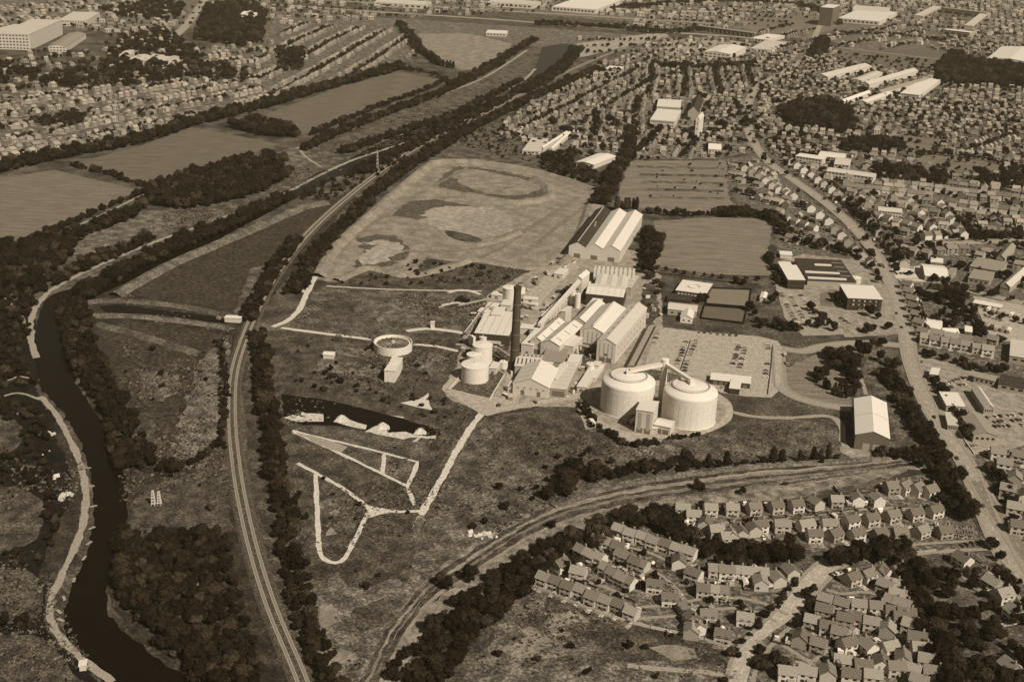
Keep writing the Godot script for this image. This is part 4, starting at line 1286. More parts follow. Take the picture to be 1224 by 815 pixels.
# ------------------------------------------------------------------ the works
func build_works() -> void:
	sheet("yard", "concrete works yard among the factory buildings", [556, 398, 572, 372, 586, 350, 640, 320, 690, 296, 760, 300, 790, 330, 792, 395, 775, 440, 740, 470, 700, 488, 640, 486, 615, 490, 578, 496, 535, 476, 528, 464, 545, 440], M.yard, 2, "yard")
	sheet("yard", "smooth concrete apron behind the factory", [600, 372, 640, 324, 690, 300, 700, 312, 660, 360, 640, 388], M.concrete, 2, "yard")
	sheet("yard", "paler lorry yard by the white tanks", [528, 466, 546, 442, 560, 470, 600, 476, 608, 440, 622, 470, 618, 488, 578, 497], M.carpark, 1, "yard")
	sheet("bund_floor", "dark floor of the tank bund", [538, 466, 556, 450, 600, 440, 604, 448, 592, 470, 585, 478], M.mud, 1, "yard")
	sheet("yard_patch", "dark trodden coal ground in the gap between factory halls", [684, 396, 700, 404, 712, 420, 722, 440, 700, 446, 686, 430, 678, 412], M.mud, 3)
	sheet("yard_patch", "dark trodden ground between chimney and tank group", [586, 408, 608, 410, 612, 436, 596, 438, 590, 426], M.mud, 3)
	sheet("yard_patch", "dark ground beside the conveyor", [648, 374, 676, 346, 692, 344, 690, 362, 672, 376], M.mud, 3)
	sheet("yard_patch", "weedy dark ground right of the tall hall", [768, 340, 782, 338, 790, 376, 776, 392, 764, 380], M.scrub_dark, 3)
	sheet("yard_patch", "worn pale ground in the far yard", [630, 352, 660, 322, 684, 308, 690, 320, 660, 346, 642, 372], M.carpark, 3)
	ribbon("track", "pale road along the front of the factory", [578, 495, 610, 488, 650, 481, 690, 474, 720, 466], 7.0, M.carpark, 0.2)
	sheet("lay_by", "pale lorry lay-by in front of the silos", [688, 482, 694, 480, 714, 512, 700, 514], M.concrete, 1, "yard")
	# silos
	sheet("apron", "light concrete apron round the two silos", [697, 476, 706, 464, 740, 452, 830, 462, 870, 478, 876, 498, 864, 510, 835, 521, 800, 522, 782, 534, 752, 532, 722, 514, 704, 494], M.carpark, 1, "yard")
	sheet("apron", "darker inner apron round the silos", [701, 478, 712, 466, 745, 458, 830, 468, 862, 482, 867, 497, 850, 511, 815, 519, 772, 520, 735, 512, 712, 496], M.yard, 1, "yard")
	for k in 2:
		var g := P([749.0, 822.5][k], [488.5, 501.0][k])
		var s := thing("sugar_silo", ["left one of two huge white round silos with shallow dome roof", "right one of two huge white round silos, nearest the grass"][k], "silo", g, 0.4 * k, "twin white silos")
		var b := MB.new()
		b.lathe([Vector2(18.1, 0), Vector2(18.1, 0.7), Vector2(17.8, 0.8), Vector2(17.8, 16.5)], 72)
		part("shell", b, M.white, s)
		for y in [5.5, 11.0, 16.5]:
			var hb := MB.new()
			hb.lathe([Vector2(17.8, y), Vector2(17.88, y), Vector2(17.88, y + 0.25), Vector2(17.8, y + 0.25)], 72)
			part("hoop", hb, M.white, s)
		b = MB.new()
		b.lathe([Vector2(17.8, 16.5), Vector2(17.8, 20.4), Vector2(17.5, 21.2), Vector2(16.7, 21.9), Vector2(11.9, 24.1)], 72)
		part("roof", b, M.white, s)
		b = MB.new()
		b.lathe([Vector2(12.4, 23.7), Vector2(12.4, 24.7), Vector2(11.7, 24.7), Vector2(11.7, 24.1)], 72, Vector3.ZERO, false)
		part("ring_walkway", b, M.sheet_grey, s)
		b = MB.new()
		b.lathe([Vector2(11.8, 24.1), Vector2(6.0, 25.2), Vector2(0, 25.7)], 72)
		part("roof_cap", b, M.white, s)
		for j in 28:
			var a := TAU * j / 28.0
			b = MB.new()
			b.box(Vector3(cos(a) * 17.86, 8.6, sin(a) * 17.86), Vector3(0.06, 15.6, 0.16), Basis(Vector3.UP, -a))
			part("panel_seam", b, M.white, s)
		b = MB.new()
		b.lathe([Vector2(12.2, 25.6), Vector2(12.3, 25.6), Vector2(12.3, 25.75), Vector2(12.2, 25.75)], 48)
		for j in 32:
			var a := TAU * j / 32.0
			b.box(Vector3(cos(a) * 12.25, 25.2, sin(a) * 12.25), Vector3(0.1, 1.0, 0.1))
		part("railing", b, M.steel, s)
		b = MB.new()
		for j in 60:
			var a := 3.7 + j * 0.022
			b.box(Vector3(cos(a) * 18.5, 0.4 + j * 0.345, sin(a) * 18.5), Vector3(1.1, 0.12, 0.5), Basis(Vector3.UP, -a))
		part("stair", b, M.sheet_mid, s)
		b = MB.new()
		b.box(Vector3(0, 26.6, 0), Vector3(4.2, 2.6, 3.4))
		part("filling_head", b, M.white, s)
	var tb := P(790.5, 482)
	var th := tall(790.5, 482, 429)
	var t := thing("lift_tower", "white lift tower standing between the two silos", "tower", tb)
	var b := MB.new()
	b.lathe([Vector2(2.6, 0), Vector2(2.3, th - 5.0), Vector2(2.7, th - 4.8), Vector2(2.7, th), Vector2(0, th + 0.5)], 20)
	part("shaft", b, M.white, t)
	for k in 2:
		var g := P([749.0, 822.5][k], [488.5, 501.0][k])
		var c := thing("conveyor_gallery", "white conveyor gallery from the lift tower to the %s silo" % ["left", "right"][k], "conveyor", tb)
		b = MB.new()
		b.bar(Vector3(0, th - 3.6, 0), g - tb + Vector3.UP * 27.4, 2.4, 2.3)
		part("gallery", b, M.white, c)
		b = MB.new()
		b.bar(Vector3(0, th - 2.35, 0), g - tb + Vector3.UP * 28.65, 2.8, 0.2)
		part("roof", b, M.sheet, c)
	var h := hall("loading_tower", "tall white loading tower in front of the left silo", [763.5, 489.5, 783, 494, 785, 481], 16.0, 0, 1, false, M.wall, [M.sheet])
	for x in [-0.25, 0.25]:
		b = MB.new()
		b.box(Vector3(h[1] * x, 8.5, h[2] / 2.0 + 0.06), Vector3(h[1] * 0.2, 12.0, 0.16))
		part("cladding_panel", b, M.wall_mid, h[0])
	openings(h[0], "doorway", h[1], h[2], 0, 2, 1, 2.0, 0, h[1] * 0.36, 4.0, M.door)
	h = hall("loading_shed", "low white loading shed beside the loading tower", [784, 507, 802.5, 512, 805.5, 504], 6.0, 1.0, 1, true, M.wall, [M.sheet])
	openings(h[0], "doorway", h[1], h[2], 0, 2, 1, 1.9, 0, h[1] * 0.36, 3.6, M.door, 0.85)
	hall("plant_room", "small white plant room between loading tower and shed", [778, 512, 786, 513.5, 788, 507], 4.0, 0, 1, false, M.wall, [M.sheet])
	# chimney
	var cb := P(614.5, 441)
	var ch := tall(614.5, 441, 342.5)
	var c := thing("factory_chimney", "tall dark round chimney rising above the factory", "chimney", cb)
	b = MB.new()
	b.lathe([Vector2(3.5, 0), Vector2(3.45, 0.5), Vector2(2.55, ch - 2.0)], 32)
	part("shaft", b, M.stack, c)
	b = MB.new()
	b.lathe([Vector2(2.55, ch - 2.0), Vector2(2.85, ch - 1.8), Vector2(2.85, ch), Vector2(2.1, ch), Vector2(2.1, ch - 1.5), Vector2(0, ch - 1.5)], 32)
	part("cap", b, M.dark, c)
	for k in 4:
		b = MB.new()
		var y := ch * (0.25 + 0.18 * k)
		var r := lerpf(3.45, 2.55, y / ch)
		b.lathe([Vector2(r - 0.1, y), Vector2(r + 0.08, y), Vector2(r + 0.08, y + 0.3), Vector2(r - 0.1, y + 0.3)], 32)
		part("hoop", b, M.steel, c)
	# three-gabled store
	h = hall("sugar_store", "long three-gabled store, its left bay dark-roofed", [683.5, 293, 744.3, 300.6, 765.2, 256.6], 11.5, 4.2, 3, false, M.wall, [M.sheet_dark, M.sheet_dark, M.sheet, M.sheet, M.sheet, M.sheet])
	openings(h[0], "doorway", h[1], h[2], 0, 3, 1, 2.2, 0, h[1] * 0.13, 4.4, M.door, 1.0)
	openings(h[0], "side_window", h[1], h[2], 1, 9, 1, 8.5, 0, 2.2, 1.2, M.wall_mid)
	for k in 5:
		b = MB.new()
		b.box(Vector3(-h[1] * (0.3 - 0.02 * k), 14.6 - abs(k - 1.2) * 0.8, (k - 2.0) * 8.0), Vector3(1.6, 0.5, 7.0), Basis(Vector3.BACK, -0.35))
		part("roof_patch", b, M.sheet_mid, h[0])
	for k in 3:
		b = MB.new()
		b.bar(Vector3(h[1] * (k - 1.0) / 3.0, 15.95, -h[2] / 2.0 + 1.0), Vector3(h[1] * (k - 1.0) / 3.0, 15.95, h[2] / 2.0 - 1.0), 0.7, 0.3)
		part("ridge_cap", b, M.sheet_grey, h[0])
	# buildings in front of the store
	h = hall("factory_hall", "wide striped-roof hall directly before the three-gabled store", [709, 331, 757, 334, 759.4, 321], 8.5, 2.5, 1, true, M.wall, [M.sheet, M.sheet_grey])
	rooflights(h[0], h[3], h[1], true, 9, M.sheet_mid, 1.3)
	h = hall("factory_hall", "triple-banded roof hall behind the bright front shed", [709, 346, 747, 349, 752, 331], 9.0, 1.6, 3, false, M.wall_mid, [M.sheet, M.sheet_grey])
	h = hall("factory_annex", "greyish annex on the right of the banded hall", [748, 343, 758.5, 345, 759.5, 330], 8.0, 0, 1, false, M.wall_mid, [M.sheet_grey])
	rooflights(h[0], h[3], h[2], false, 3, M.sheet_mid, 0.8)
	h = hall("factory_hall", "bright shed roof across the middle of the works", [701.5, 350.5, 745.6, 355.6, 748.6, 343.5], 10.5, 2.2, 1, true, M.wall_dark, [M.sheet, M.sheet])
	rooflights(h[0], h[3], h[1], true, 6, M.sheet_grey, 0.5)
	# tall halls
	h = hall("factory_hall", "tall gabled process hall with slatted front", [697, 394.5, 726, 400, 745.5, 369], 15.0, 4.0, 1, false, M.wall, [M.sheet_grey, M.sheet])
	openings(h[0], "cladding_rib", h[1], h[2], 0, 5, 1, 10.5, 0, 0.8, 9.0, M.wall_mid)
	openings(h[0], "doorway", h[1], h[2], 0, 2, 1, 2.8, 0, h[1] * 0.4, 5.4, M.door)
	openings(h[0], "side_window", h[1], h[2], 1, 6, 2, 5.0, 5.0, 2.0, 1.5, M.glass)
	b = MB.new()
	b.bar(Vector3(0, 19.6, -h[2] / 2.0 + 1.5), Vector3(0, 19.6, h[2] / 2.0 - 1.5), 1.6, 1.2)
	part("ridge_vent", b, M.sheet, h[0])
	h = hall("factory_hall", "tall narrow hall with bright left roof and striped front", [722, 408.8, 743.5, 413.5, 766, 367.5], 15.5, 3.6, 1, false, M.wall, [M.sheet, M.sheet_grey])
	openings(h[0], "cladding_rib", h[1], h[2], 0, 4, 1, 9.5, 0, 0.7, 11.0, M.wall_mid)
	openings(h[0], "doorway", h[1], h[2], 0, 2, 1, 2.0, 0, h[1] * 0.3, 4.0, M.door, 0.7)
	openings(h[0], "hatch", h[1], h[2], 0, 1, 1, 6.4, 0, 2.6, 1.8, M.door)
	openings(h[0], "side_window", h[1], h[2], 1, 9, 2, 5.0, 5.0, 2.4, 1.4, M.wall_mid)
	for k in 6:
		b = MB.new()
		b.box(Vector3(-h[1] * 0.12, 18.9, (k - 2.5) * h[2] / 7.0), Vector3(0.8, 0.8, 2.2))
		part("roof_vent", b, M.sheet_mid, h[0])
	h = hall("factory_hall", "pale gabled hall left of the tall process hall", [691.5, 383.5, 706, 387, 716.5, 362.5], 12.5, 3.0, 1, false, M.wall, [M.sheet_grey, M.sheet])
	openings(h[0], "window", h[1], h[2], 0, 2, 2, 3.5, 4.0, 1.8, 1.4, M.glass)
	h = hall("factory_annex", "sunken lean-to between the two tall halls", [726, 398, 736, 400, 752, 372], 11.0, 0, 1, false, M.wall_mid, [M.sheet_grey])
	h = hall("factory_annex", "low lean-to on the process hall's left flank", [686, 398, 695, 400, 709, 376], 8.0, 0, 1, false, M.wall_mid, [M.sheet_grey])
	# left group of gables
	h = hall("factory_hall", "left one of a pair of pale gabled halls", [642, 407, 656.5, 411, 668, 385], 11.0, 3.0, 1, false, M.wall, [M.sheet, M.sheet])
	rooflights(h[0], h[3], h[2], false, 3, M.sheet_mid, 1.1, 0.6)
	openings(h[0], "doorway", h[1], h[2], 0, 1, 1, 2.4, 0, h[1] * 0.5, 4.6, M.door)
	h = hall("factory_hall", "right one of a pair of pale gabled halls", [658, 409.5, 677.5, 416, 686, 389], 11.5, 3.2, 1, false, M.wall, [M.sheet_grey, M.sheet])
	rooflights(h[0], h[3], h[2], false, 3, M.sheet_mid, 1.1, 0.6)
	openings(h[0], "window", h[1], h[2], 0, 4, 1, 8.5, 0, 1.6, 2.2, M.wall)
	h = hall("factory_annex", "flat grey annex before the pair of gabled halls", [648.5, 431, 672.5, 434.5, 678, 416], 7.0, 0, 1, false, M.wall_mid, [M.sheet_mid])
	h = hall("factory_hall", "small gabled boiler house with dark rooflights beside the chimney", [616.5, 437, 646, 440, 648, 425], 8.0, 2.6, 1, true, M.wall_mid, [M.sheet_grey, M.sheet_grey])
	rooflights(h[0], h[3], h[1], true, 6, M.wall_dark, 0.9, 0.6)
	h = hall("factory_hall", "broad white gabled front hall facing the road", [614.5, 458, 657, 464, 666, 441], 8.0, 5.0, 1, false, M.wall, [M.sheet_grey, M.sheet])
	rooflights(h[0], h[3], h[2], false, 4, M.sheet, 0.8)
	openings(h[0], "doorway", h[1], h[2], 0, 2, 1, 2.0, 0, h[1] * 0.1, 4.0, M.door, 0.9)
	openings(h[0], "window", h[1], h[2], 0, 5, 1, 5.6, 0, 1.8, 1.4, M.wall_mid)
	h = hall("factory_shed", "flat ribbed-roof shed at the right end of the front", [658.8, 464, 677.5, 466.5, 691, 434.5], 6.0, 0, 1, false, M.wall_mid, [M.sheet_grey])
	rooflights(h[0], h[3], h[2], false, 7, M.sheet, 0.7)
	openings(h[0], "doorway", h[1], h[2], 0, 1, 1, 2.3, 0, h[1] * 0.8, 4.4, M.door)
	h = hall("factory_hall", "big flat bright-roofed building left of the chimney", [571, 397.5, 611, 402.5, 617, 374.5], 9.0, 0, 1, false, M.wall_dark, [M.sheet])
	openings(h[0], "loading_canopy", h[1], h[2], 0, 1, 1, 3.0, 0, h[1] * 0.56, 2.2, M.wall, 0.3)
	for k in 4:
		b = MB.new()
		b.bar(Vector3(h[1] * (k - 1.5) / 4.5, 9.6, -h[2] / 2.0 + 2.0), Vector3(h[1] * (k - 1.5) / 4.5, 9.6, h[2] / 2.0 - 2.0), 0.5, 0.3)
		part("roof_rib", b, M.sheet_grey, h[0])
	var extras := [["flat grey shed behind the front hall's ridge", [660, 452, 668, 454, 675, 436], 7.0], ["small white block by the conveyor's foot", [634, 393, 644, 395, 650, 388], 7.0], ["white block beside the boiler house", [646, 440, 656, 442, 660, 434], 9.0], ["small white tower between the gabled groups", [673, 372, 678, 373.5, 681, 367], 16.0], ["low white block in the dark gap of the works", [685, 402, 694, 404, 697, 397], 8.0], ["white block low in the works' dark gap", [709, 436, 716, 437.5, 718, 433], 6.0],
		["small pump room at the yard's far left", [582, 366, 594, 368, 596, 363], 4.0], ["second small pump room behind the flat building", [600, 364, 611, 366, 613, 360], 5.0], ["white cabin by the tanks' upper side", [588, 352, 600, 354, 602, 350], 3.5], ["grey cabin among pipes beside the pools", [572, 372, 580, 373.5, 583, 369], 3.5], ["low store beside the far yard", [664, 327, 674, 329, 678, 322], 4.0],
		["long low white wall shed on the yard", [626, 357, 642, 359, 643, 356], 3.0], ["second low white wall shed on the yard", [626, 364, 642, 366, 643, 363], 3.0], ["bright low shed at the conveyor's foot", [622, 392, 640, 394, 642, 389], 5.0]]
	extras.append_array([["narrow lean-to beside the pair of gabled halls", [628, 411, 641, 414, 650, 394], 8.0], ["grey filter house between the two gabled groups", [679, 413, 690, 416, 698, 397], 9.0], ["sloping shed behind the pale gabled hall", [703, 366, 714, 368, 719, 358], 11.0], ["flat shed in the dark gap below the process hall", [677, 437, 690, 439, 695, 425], 6.0], ["long low shed beneath the conveyor", [650, 378, 660, 380, 676, 358], 4.0],
		["small white house at the front hall's left foot", [608, 462, 614, 463, 616, 456], 4.5], ["grey block behind the squat tank", [586, 440, 594, 441.5, 597, 434], 4.5], ["pale shed right of the front shed", [692, 462, 702, 464, 708, 448], 4.0], ["flat grey shed left of the loading apron", [700, 450, 714, 453, 720, 436], 3.0], ["small shed behind the bright flat building", [588, 376, 600, 377.5, 603, 368], 10.5], ["white block behind the bright middle shed", [694, 344, 703, 345, 706, 337], 8.0]])
	for e in extras:
		h = hall("works_outbuilding", e[0], e[1], e[2], 0, 1, false, M.wall, [M.sheet])
		openings(h[0], "door", h[1], h[2], 0, 1, 1, 1.3, 0, minf(2.4, h[1] * 0.4), 2.5, M.door, 0.5)
	var spots := L([596, 380, 604, 384, 622, 382, 630, 380, 648, 372, 654, 366, 662, 358, 668, 350, 676, 346, 682, 344, 690, 352, 686, 360, 676, 378, 690, 392, 684, 410, 690, 416, 696, 424, 700, 418, 706, 428, 712, 424, 690, 436, 696, 444, 702, 452, 708, 446, 690, 460, 684, 470, 610, 478, 604, 474, 596, 486, 608, 466, 612, 448, 606, 420, 600, 414, 592, 420, 588, 410, 584, 424, 590, 430, 560, 424, 554, 420, 556, 408, 548, 412, 566, 388, 566, 378, 578, 368, 768, 372, 774, 380, 778, 366, 764, 388, 770, 346, 774, 356, 782, 372, 790, 378, 668, 310, 660, 318, 676, 322, 686, 314, 632, 348, 640, 336, 622, 342, 700, 384, 712, 380, 720, 370])
	for i in spots.size():
		var o := thing("storage_bin", "%s of the small bins about the works yard, counting on from the chimney" % ordinal(i).capitalize(), "bin", spots[i], i * 0.9, "bins about the works yard")
		var sx := 1.6 + float((i * 7) % 5) * 0.7
		var sy := 1.2 + float((i * 3) % 4) * 0.8
		b = MB.new()
		b.box(Vector3(0, sy / 2.0, 0), Vector3(sx, sy, 2.0 + float((i * 5) % 3)))
		part("body", b, [M.wall, M.steel, M.wall_dark, M.sheet_mid, M.sheet][i % 5], o)
		b = MB.new()
		b.box(Vector3(0, sy + 0.08, 0), Vector3(sx + 0.2, 0.16, 2.2 + float((i * 5) % 3)))
		part("lid", b, [M.sheet, M.wall_dark, M.sheet_grey][i % 3], o)
	var runs := [["by the tank group", [556, 404, 574, 380, 590, 366], 4.5], ["behind the flat bright building", [584, 366, 616, 368, 640, 372], 5.0], ["from the tank group to the chimney", [580, 420, 596, 424, 612, 436], 5.0], ["before the pair of gabled halls", [650, 414, 684, 420, 704, 424], 6.0], ["below the tall process hall", [686, 408, 690, 430, 684, 452], 5.0], ["beside the pools", [548, 370, 566, 366, 584, 362], 3.5]]
	for e in runs:
		var q := L(e[1])
		var o := thing("pipe_bridge", "pale pipe bridge on legs %s" % e[0], "pipe bridge", q[0])
		for i in q.size() - 1:
			for k in 3:
				b = MB.new()
				var up := Vector3(0, e[2] + 0.45 * (k % 2), 0)
				var off: Vector3 = (q[i + 1] - q[i]).normalized().cross(Vector3.UP) * (k - 1.0) * 0.8
				b.bar(q[i] - q[0] + up + off, q[i + 1] - q[0] + up + off, 0.45, 0.45)
				part("pipe", b, [M.sheet, M.sheet_grey, M.steel][k], o)
			for k in 4:
				b = MB.new()
				var p: Vector3 = q[i].lerp(q[i + 1], (k + 0.5) / 4.0) - q[0]
				b.box(p + Vector3.UP * e[2] / 2.0, Vector3(0.35, e[2], 1.8))
				part("leg", b, M.steel, o)
	# inclined conveyor
	var ca := P(645, 388, 11.0)
	var cc := P(697, 331, 17.0)
	c = thing("conveyor_gallery", "long inclined white conveyor climbing over the factory yard", "conveyor", Vector3(ca.x, 0, ca.z))
	b = MB.new()
	b.bar(Vector3(0, 11, 0), cc - Vector3(ca.x, 0, ca.z), 3.0, 2.6)
	part("gallery", b, M.sheet, c)
	for k in 4:
		var p := ca.lerp(cc, 0.15 + 0.23 * k) - Vector3(ca.x, 0, ca.z)
		for s in [-1.1, 1.1]:
			b = MB.new()
			b.bar(Vector3(p.x + s, 0, p.z), Vector3(p.x + s, p.y - 1.2, p.z), 0.4, 0.4)
			part("leg", b, M.steel, c)
	h = hall("transfer_house", "white transfer house at the conveyor's upper end", [690, 332, 698, 334, 702, 326], 19.0, 2.0, 1, false, M.wall, [M.sheet])
	openings(h[0], "window", h[1], h[2], 0, 1, 3, 5.0, 4.5, 2.0, 1.6, M.glass)
	# long flume
	h = hall("beet_flume", "long narrow pale flume with dark edges beside the tall hall", [754.5, 437, 763.5, 438.5, 779.5, 391], 3.0, 0, 1, false, M.wall_mid, [M.path])
	for s in [-1, 1]:
		b = MB.new()
		b.box(Vector3(s * h[1] / 2.0, 3.6, 0), Vector3(0.8, 1.4, h[2]))
		part("side_wall", b, M.wall_dark, h[0])
	# tanks
	tank("storage_tank", "round white tank behind the chimney", 610, 356.5, 6.4, tall(610, 356.5, 343.5), M.white)
	tank("storage_tank", "biggest white tank at the front of the tank group", 567.5, 453.5, 9.6, tall(567.5, 453.5, 435.5), M.white)
	tank("storage_tank", "tall white tank behind the biggest tank", 576.2, 432, 7.2, tall(576.2, 432, 412), M.white)
	tank("storage_tank", "squat white tank left of the tall tank", 566, 437, 5.2, tall(566, 437, 423.5), M.white)
	tank("storage_tank", "small white tank at the back left of the tank group", 564, 411, 2.8, 6.0, M.white)
	tank("storage_tank", "small white tank at the back right of the tank group", 577, 412, 2.8, 6.5, M.white)
	for d in [["slim white hopper beside the conveyor", 684, 364, 2.4, 12.0], ["second slim white hopper beside the conveyor", 690, 368, 2.4, 12.0], ["small white tank between halls and silos", 706, 444, 3.2, 6.0], ["small tank at the chimney's right foot", 626, 446, 2.6, 6.0], ["small tank left of the chimney's foot", 602, 440, 3.0, 5.0], ["squat tank in the yard behind the flat building", 622, 350, 4.0, 4.0]]:
		tank("process_tank", d[0], d[1], d[2], d[3], d[4], M.white, "cone", 24)
	var w := thing("bund_wall", "low pale wall round the white tanks", "wall", P(567.5, 453.5))
	var wp := L([536, 467, 585, 479, 603, 449, 586, 437, 556, 444, 536, 467])
	for i in wp.size() - 1:
		b = MB.new()
		b.bar(wp[i] - w.position + Vector3.UP * 0.8, wp[i + 1] - w.position + Vector3.UP * 0.8, 0.6, 1.6)
		part("wall_length", b, M.wall, w)
	# clarifier
	var kc := P(469.5, 417.5)
	var kt := thing("clarifier_tank", "broad round open clarifier tank with spoked top", "tank", kc)
	var kr := 14.2
	var kh := 6.2
	b = MB.new()
	b.lathe([Vector2(kr, 0), Vector2(kr, kh), Vector2(kr - 0.5, kh), Vector2(kr - 0.5, kh - 1.6), Vector2(kr - 2.0, kh - 1.6), Vector2(kr - 2.0, kh - 1.0), Vector2(kr - 2.3, kh - 1.0), Vector2(kr - 2.3, kh - 1.7)], 64)
	part("shell", b, M.white, kt)
	b = MB.new()
	b.lathe([Vector2(kr - 0.6, kh - 1.7), Vector2(0, kh - 1.7)], 48)
	part("water", b, M.mud, kt)
	for k in 18:
		var a := TAU * k / 18.0
		b = MB.new()
		b.bar(Vector3(cos(a) * 1.2, kh - 0.9, sin(a) * 1.2), Vector3(cos(a) * (kr - 2.2), kh - 1.2, sin(a) * (kr - 2.2)), 0.35, 0.5)
		part("spoke", b, M.sheet_mid, kt)
	b = MB.new()
	b.lathe([Vector2(1.4, kh - 1.8), Vector2(1.4, kh + 0.6), Vector2(0, kh + 0.9)], 16)
	part("hub", b, M.sheet_grey, kt)
	# pump house
	h = hall("pump_house", "white pump house with stepped roof below the clarifier tank", [457, 443, 470, 443.5, 481.5, 432], 8.5, 0, 1, false, M.white, [M.sheet])
	for k in 3:
		b = MB.new()
		b.box(Vector3(-h[1] * 0.12, 9.3 + 0.6 * k, -h[2] * (0.15 + 0.18 * k)), Vector3(h[1] * 0.6, 1.4, h[2] * 0.14))
		part("roof_box", b, M.white, h[0])
	hall("gantry_block", "narrow white block linking pump house and clarifier", [473, 432, 479, 432.5, 481, 428], 8.0, 0, 1, false, M.white, [M.sheet])
	hall("filter_hut", "small white hut above the filter bed", [387, 423.5, 399, 425, 399.5, 421], 3.0, 0.8, 1, true, M.wall, [M.sheet])
	hall("valve_hut", "little white hut in the rough grass above the clarifier", [515, 386, 519, 386.5, 519, 384.5], 5.0, 0, 1, false, M.white, [M.sheet])
	hall("sluice_hut", "white flat-roofed sluice hut by the railway", [269, 379.5, 287, 381.5, 288, 378.5], 3.5, 0, 1, false, M.wall, [M.white])
	hall("river_hut", "tiny white hut on the near towpath", [95, 796, 103, 796, 102, 790], 2.6, 0, 1, false, M.wall, [M.white])

func build_yards() -> void:
	sheet("car_park", "pale works car park beyond the right silo", [784, 398, 794, 392, 850, 398, 905, 402, 930, 408, 936, 416, 931, 468, 922, 476, 888, 474, 862, 470, 840, 456, 800, 446, 770, 440], M.carpark, 1, "car park")
	sheet("car_park", "offices' car park right of the sports field", [926, 338, 945, 345, 1000, 380, 1020, 400, 960, 402, 938, 380], M.tarmac, 1, "car park")
	sheet("forecourt", "forecourt grounds round the office blocks", [934, 312, 960, 304, 1030, 312, 1066, 350, 1076, 400, 1010, 404, 1000, 380, 945, 345], M.yard, 1, "yard")
	sheet("lawn", "round lawn between the office blocks", [980, 352, 998, 346, 1004, 358, 996, 368, 982, 366], M.field, 1, "lawn")
	sheet("court", "pale games court with dark hedge round it", [847, 345, 898, 347, 895, 368, 844, 363], M.court, 0.5, "court")
	sheet("court", "dark bowling green below the games court", [842, 366, 893, 370, 889, 387, 838, 381], M.green, 0.5, "court")
	for d in [[847, 345, 844, 364, 895, 368, 898, 347], [842, 366, 838, 381, 889, 387, 893, 370]]:
		var w := thing("clipped_hedge", "dark clipped hedge round the %s" % ["games court", "bowling green"][0 if d[0] == 847 else 1], "hedge", P(d[0], d[1]))
		var pts := L(d)
		for i in 4:
			var b := MB.new()
			b.bar(pts[i] - w.position + Vector3.UP * 0.9, pts[(i + 1) % 4] - w.position + Vector3.UP * 0.9, 0.8, 1.2)
			part("hedge_side", b, M.leaf0, w)
	var h := hall("canteen", "flat white-roofed block above the games court", [811, 346.5, 845.8, 353, 849, 340], 5.0, 0, 1, false, M.wall_dark, [M.white])
	var b := MB.new()
	b.lathe([Vector2(5.5, 5.2), Vector2(5.5, 5.9), Vector2(4.6, 5.9), Vector2(4.6, 5.4)], 32)
	part("roof_ring", b, M.sheet_grey, h[0])
	openings(h[0], "window", h[1], h[2], 0, 8, 1, 2.6, 0, 1.8, 1.6, M.wall)
	h = hall("pavilion", "pale-roofed lodge with white gable below the white block", [799, 369, 833, 373, 834, 365], 5.0, 2.0, 1, true, M.wall_mid, [M.sheet_grey])
	openings(h[0], "window", h[1], h[2], 0, 4, 1, 2.4, 0, 1.6, 1.4, M.glass)
	h = hall("pavilion_wing", "white gabled wing in front of the lodge", [815, 379, 829, 381, 829, 372], 4.5, 2.2, 1, false, M.white, [M.sheet])
	openings(h[0], "window", h[1], h[2], 0, 2, 1, 2.2, 0, 1.4, 1.4, M.glass)
	hall("store_shed", "low dark-roofed shed above the lodge", [798, 357, 826, 360.5, 828, 354], 3.5, 0, 1, false, M.wall_dark, [M.sheet_dark])
	hall("kiosk", "small white hut right of the games court", [909.5, 356, 916, 357, 917, 350], 3.5, 0.8, 1, false, M.wall, [M.white])
	h = hall("works_garage", "long low white-roofed shed on the car park", [849.5, 453.5, 897, 459, 898, 451], 4.0, 0, 1, false, M.wall_dark, [M.white])
	openings(h[0], "bay_door", h[1], h[2], 0, 6, 1, 1.6, 0, h[1] * 0.11, 3.0, M.door)
	hall("garage_wing", "short white wing crossing the long car park shed", [872, 464, 884, 465.5, 887, 454], 4.6, 0, 1, false, M.wall_dark, [M.white])
	# offices
	h = hall("office_block", "white-roofed office block on the left of the low offices", [942, 334.2, 962, 335, 952.5, 317.3], 9.0, 0, 1, false, M.wall_dark, [M.white])
	openings(h[0], "window", h[1], h[2], 0, 6, 2, 2.4, 3.4, 1.6, 1.5, M.glass)
	h = hall("low_offices", "wide low dark flat-roofed offices between the white blocks", [963, 335.5, 1020, 337, 1008, 311], 5.0, 0, 1, false, M.wall_mid, [M.sheet_dark])
	for k in 3:
		b = MB.new()
		b.box(Vector3(h[1] * [-0.08, -0.1, 0.02][k], 5.9, h[2] * [0.42, 0.16, -0.2][k]), Vector3(h[1] * [0.8, 0.72, 0.36][k], 1.2, 2.6))
		part("roof_monitor", b, M.white, h[0])
	for k in 4:
		b = MB.new()
		b.box(Vector3(h[1] * 0.36, 5.6, h[2] * (-0.35 + 0.2 * k)), Vector3(h[1] * 0.22, 0.5, 1.0))
		part("roof_rib", b, M.sheet_mid, h[0])
	h = hall("office_block", "large white-roofed office block with dark glazed front", [1013.4, 356.3, 1054, 358, 1045, 342], 11.0, 0, 1, false, M.wall_dark, [M.white])
	openings(h[0], "window", h[1], h[2], 0, 8, 3, 2.2, 3.4, 2.2, 1.7, M.glass)
	openings(h[0], "lit_blind", h[1], h[2], 0, 5, 2, 5.6, 3.4, 1.6, 1.2, M.wall, 0.8)
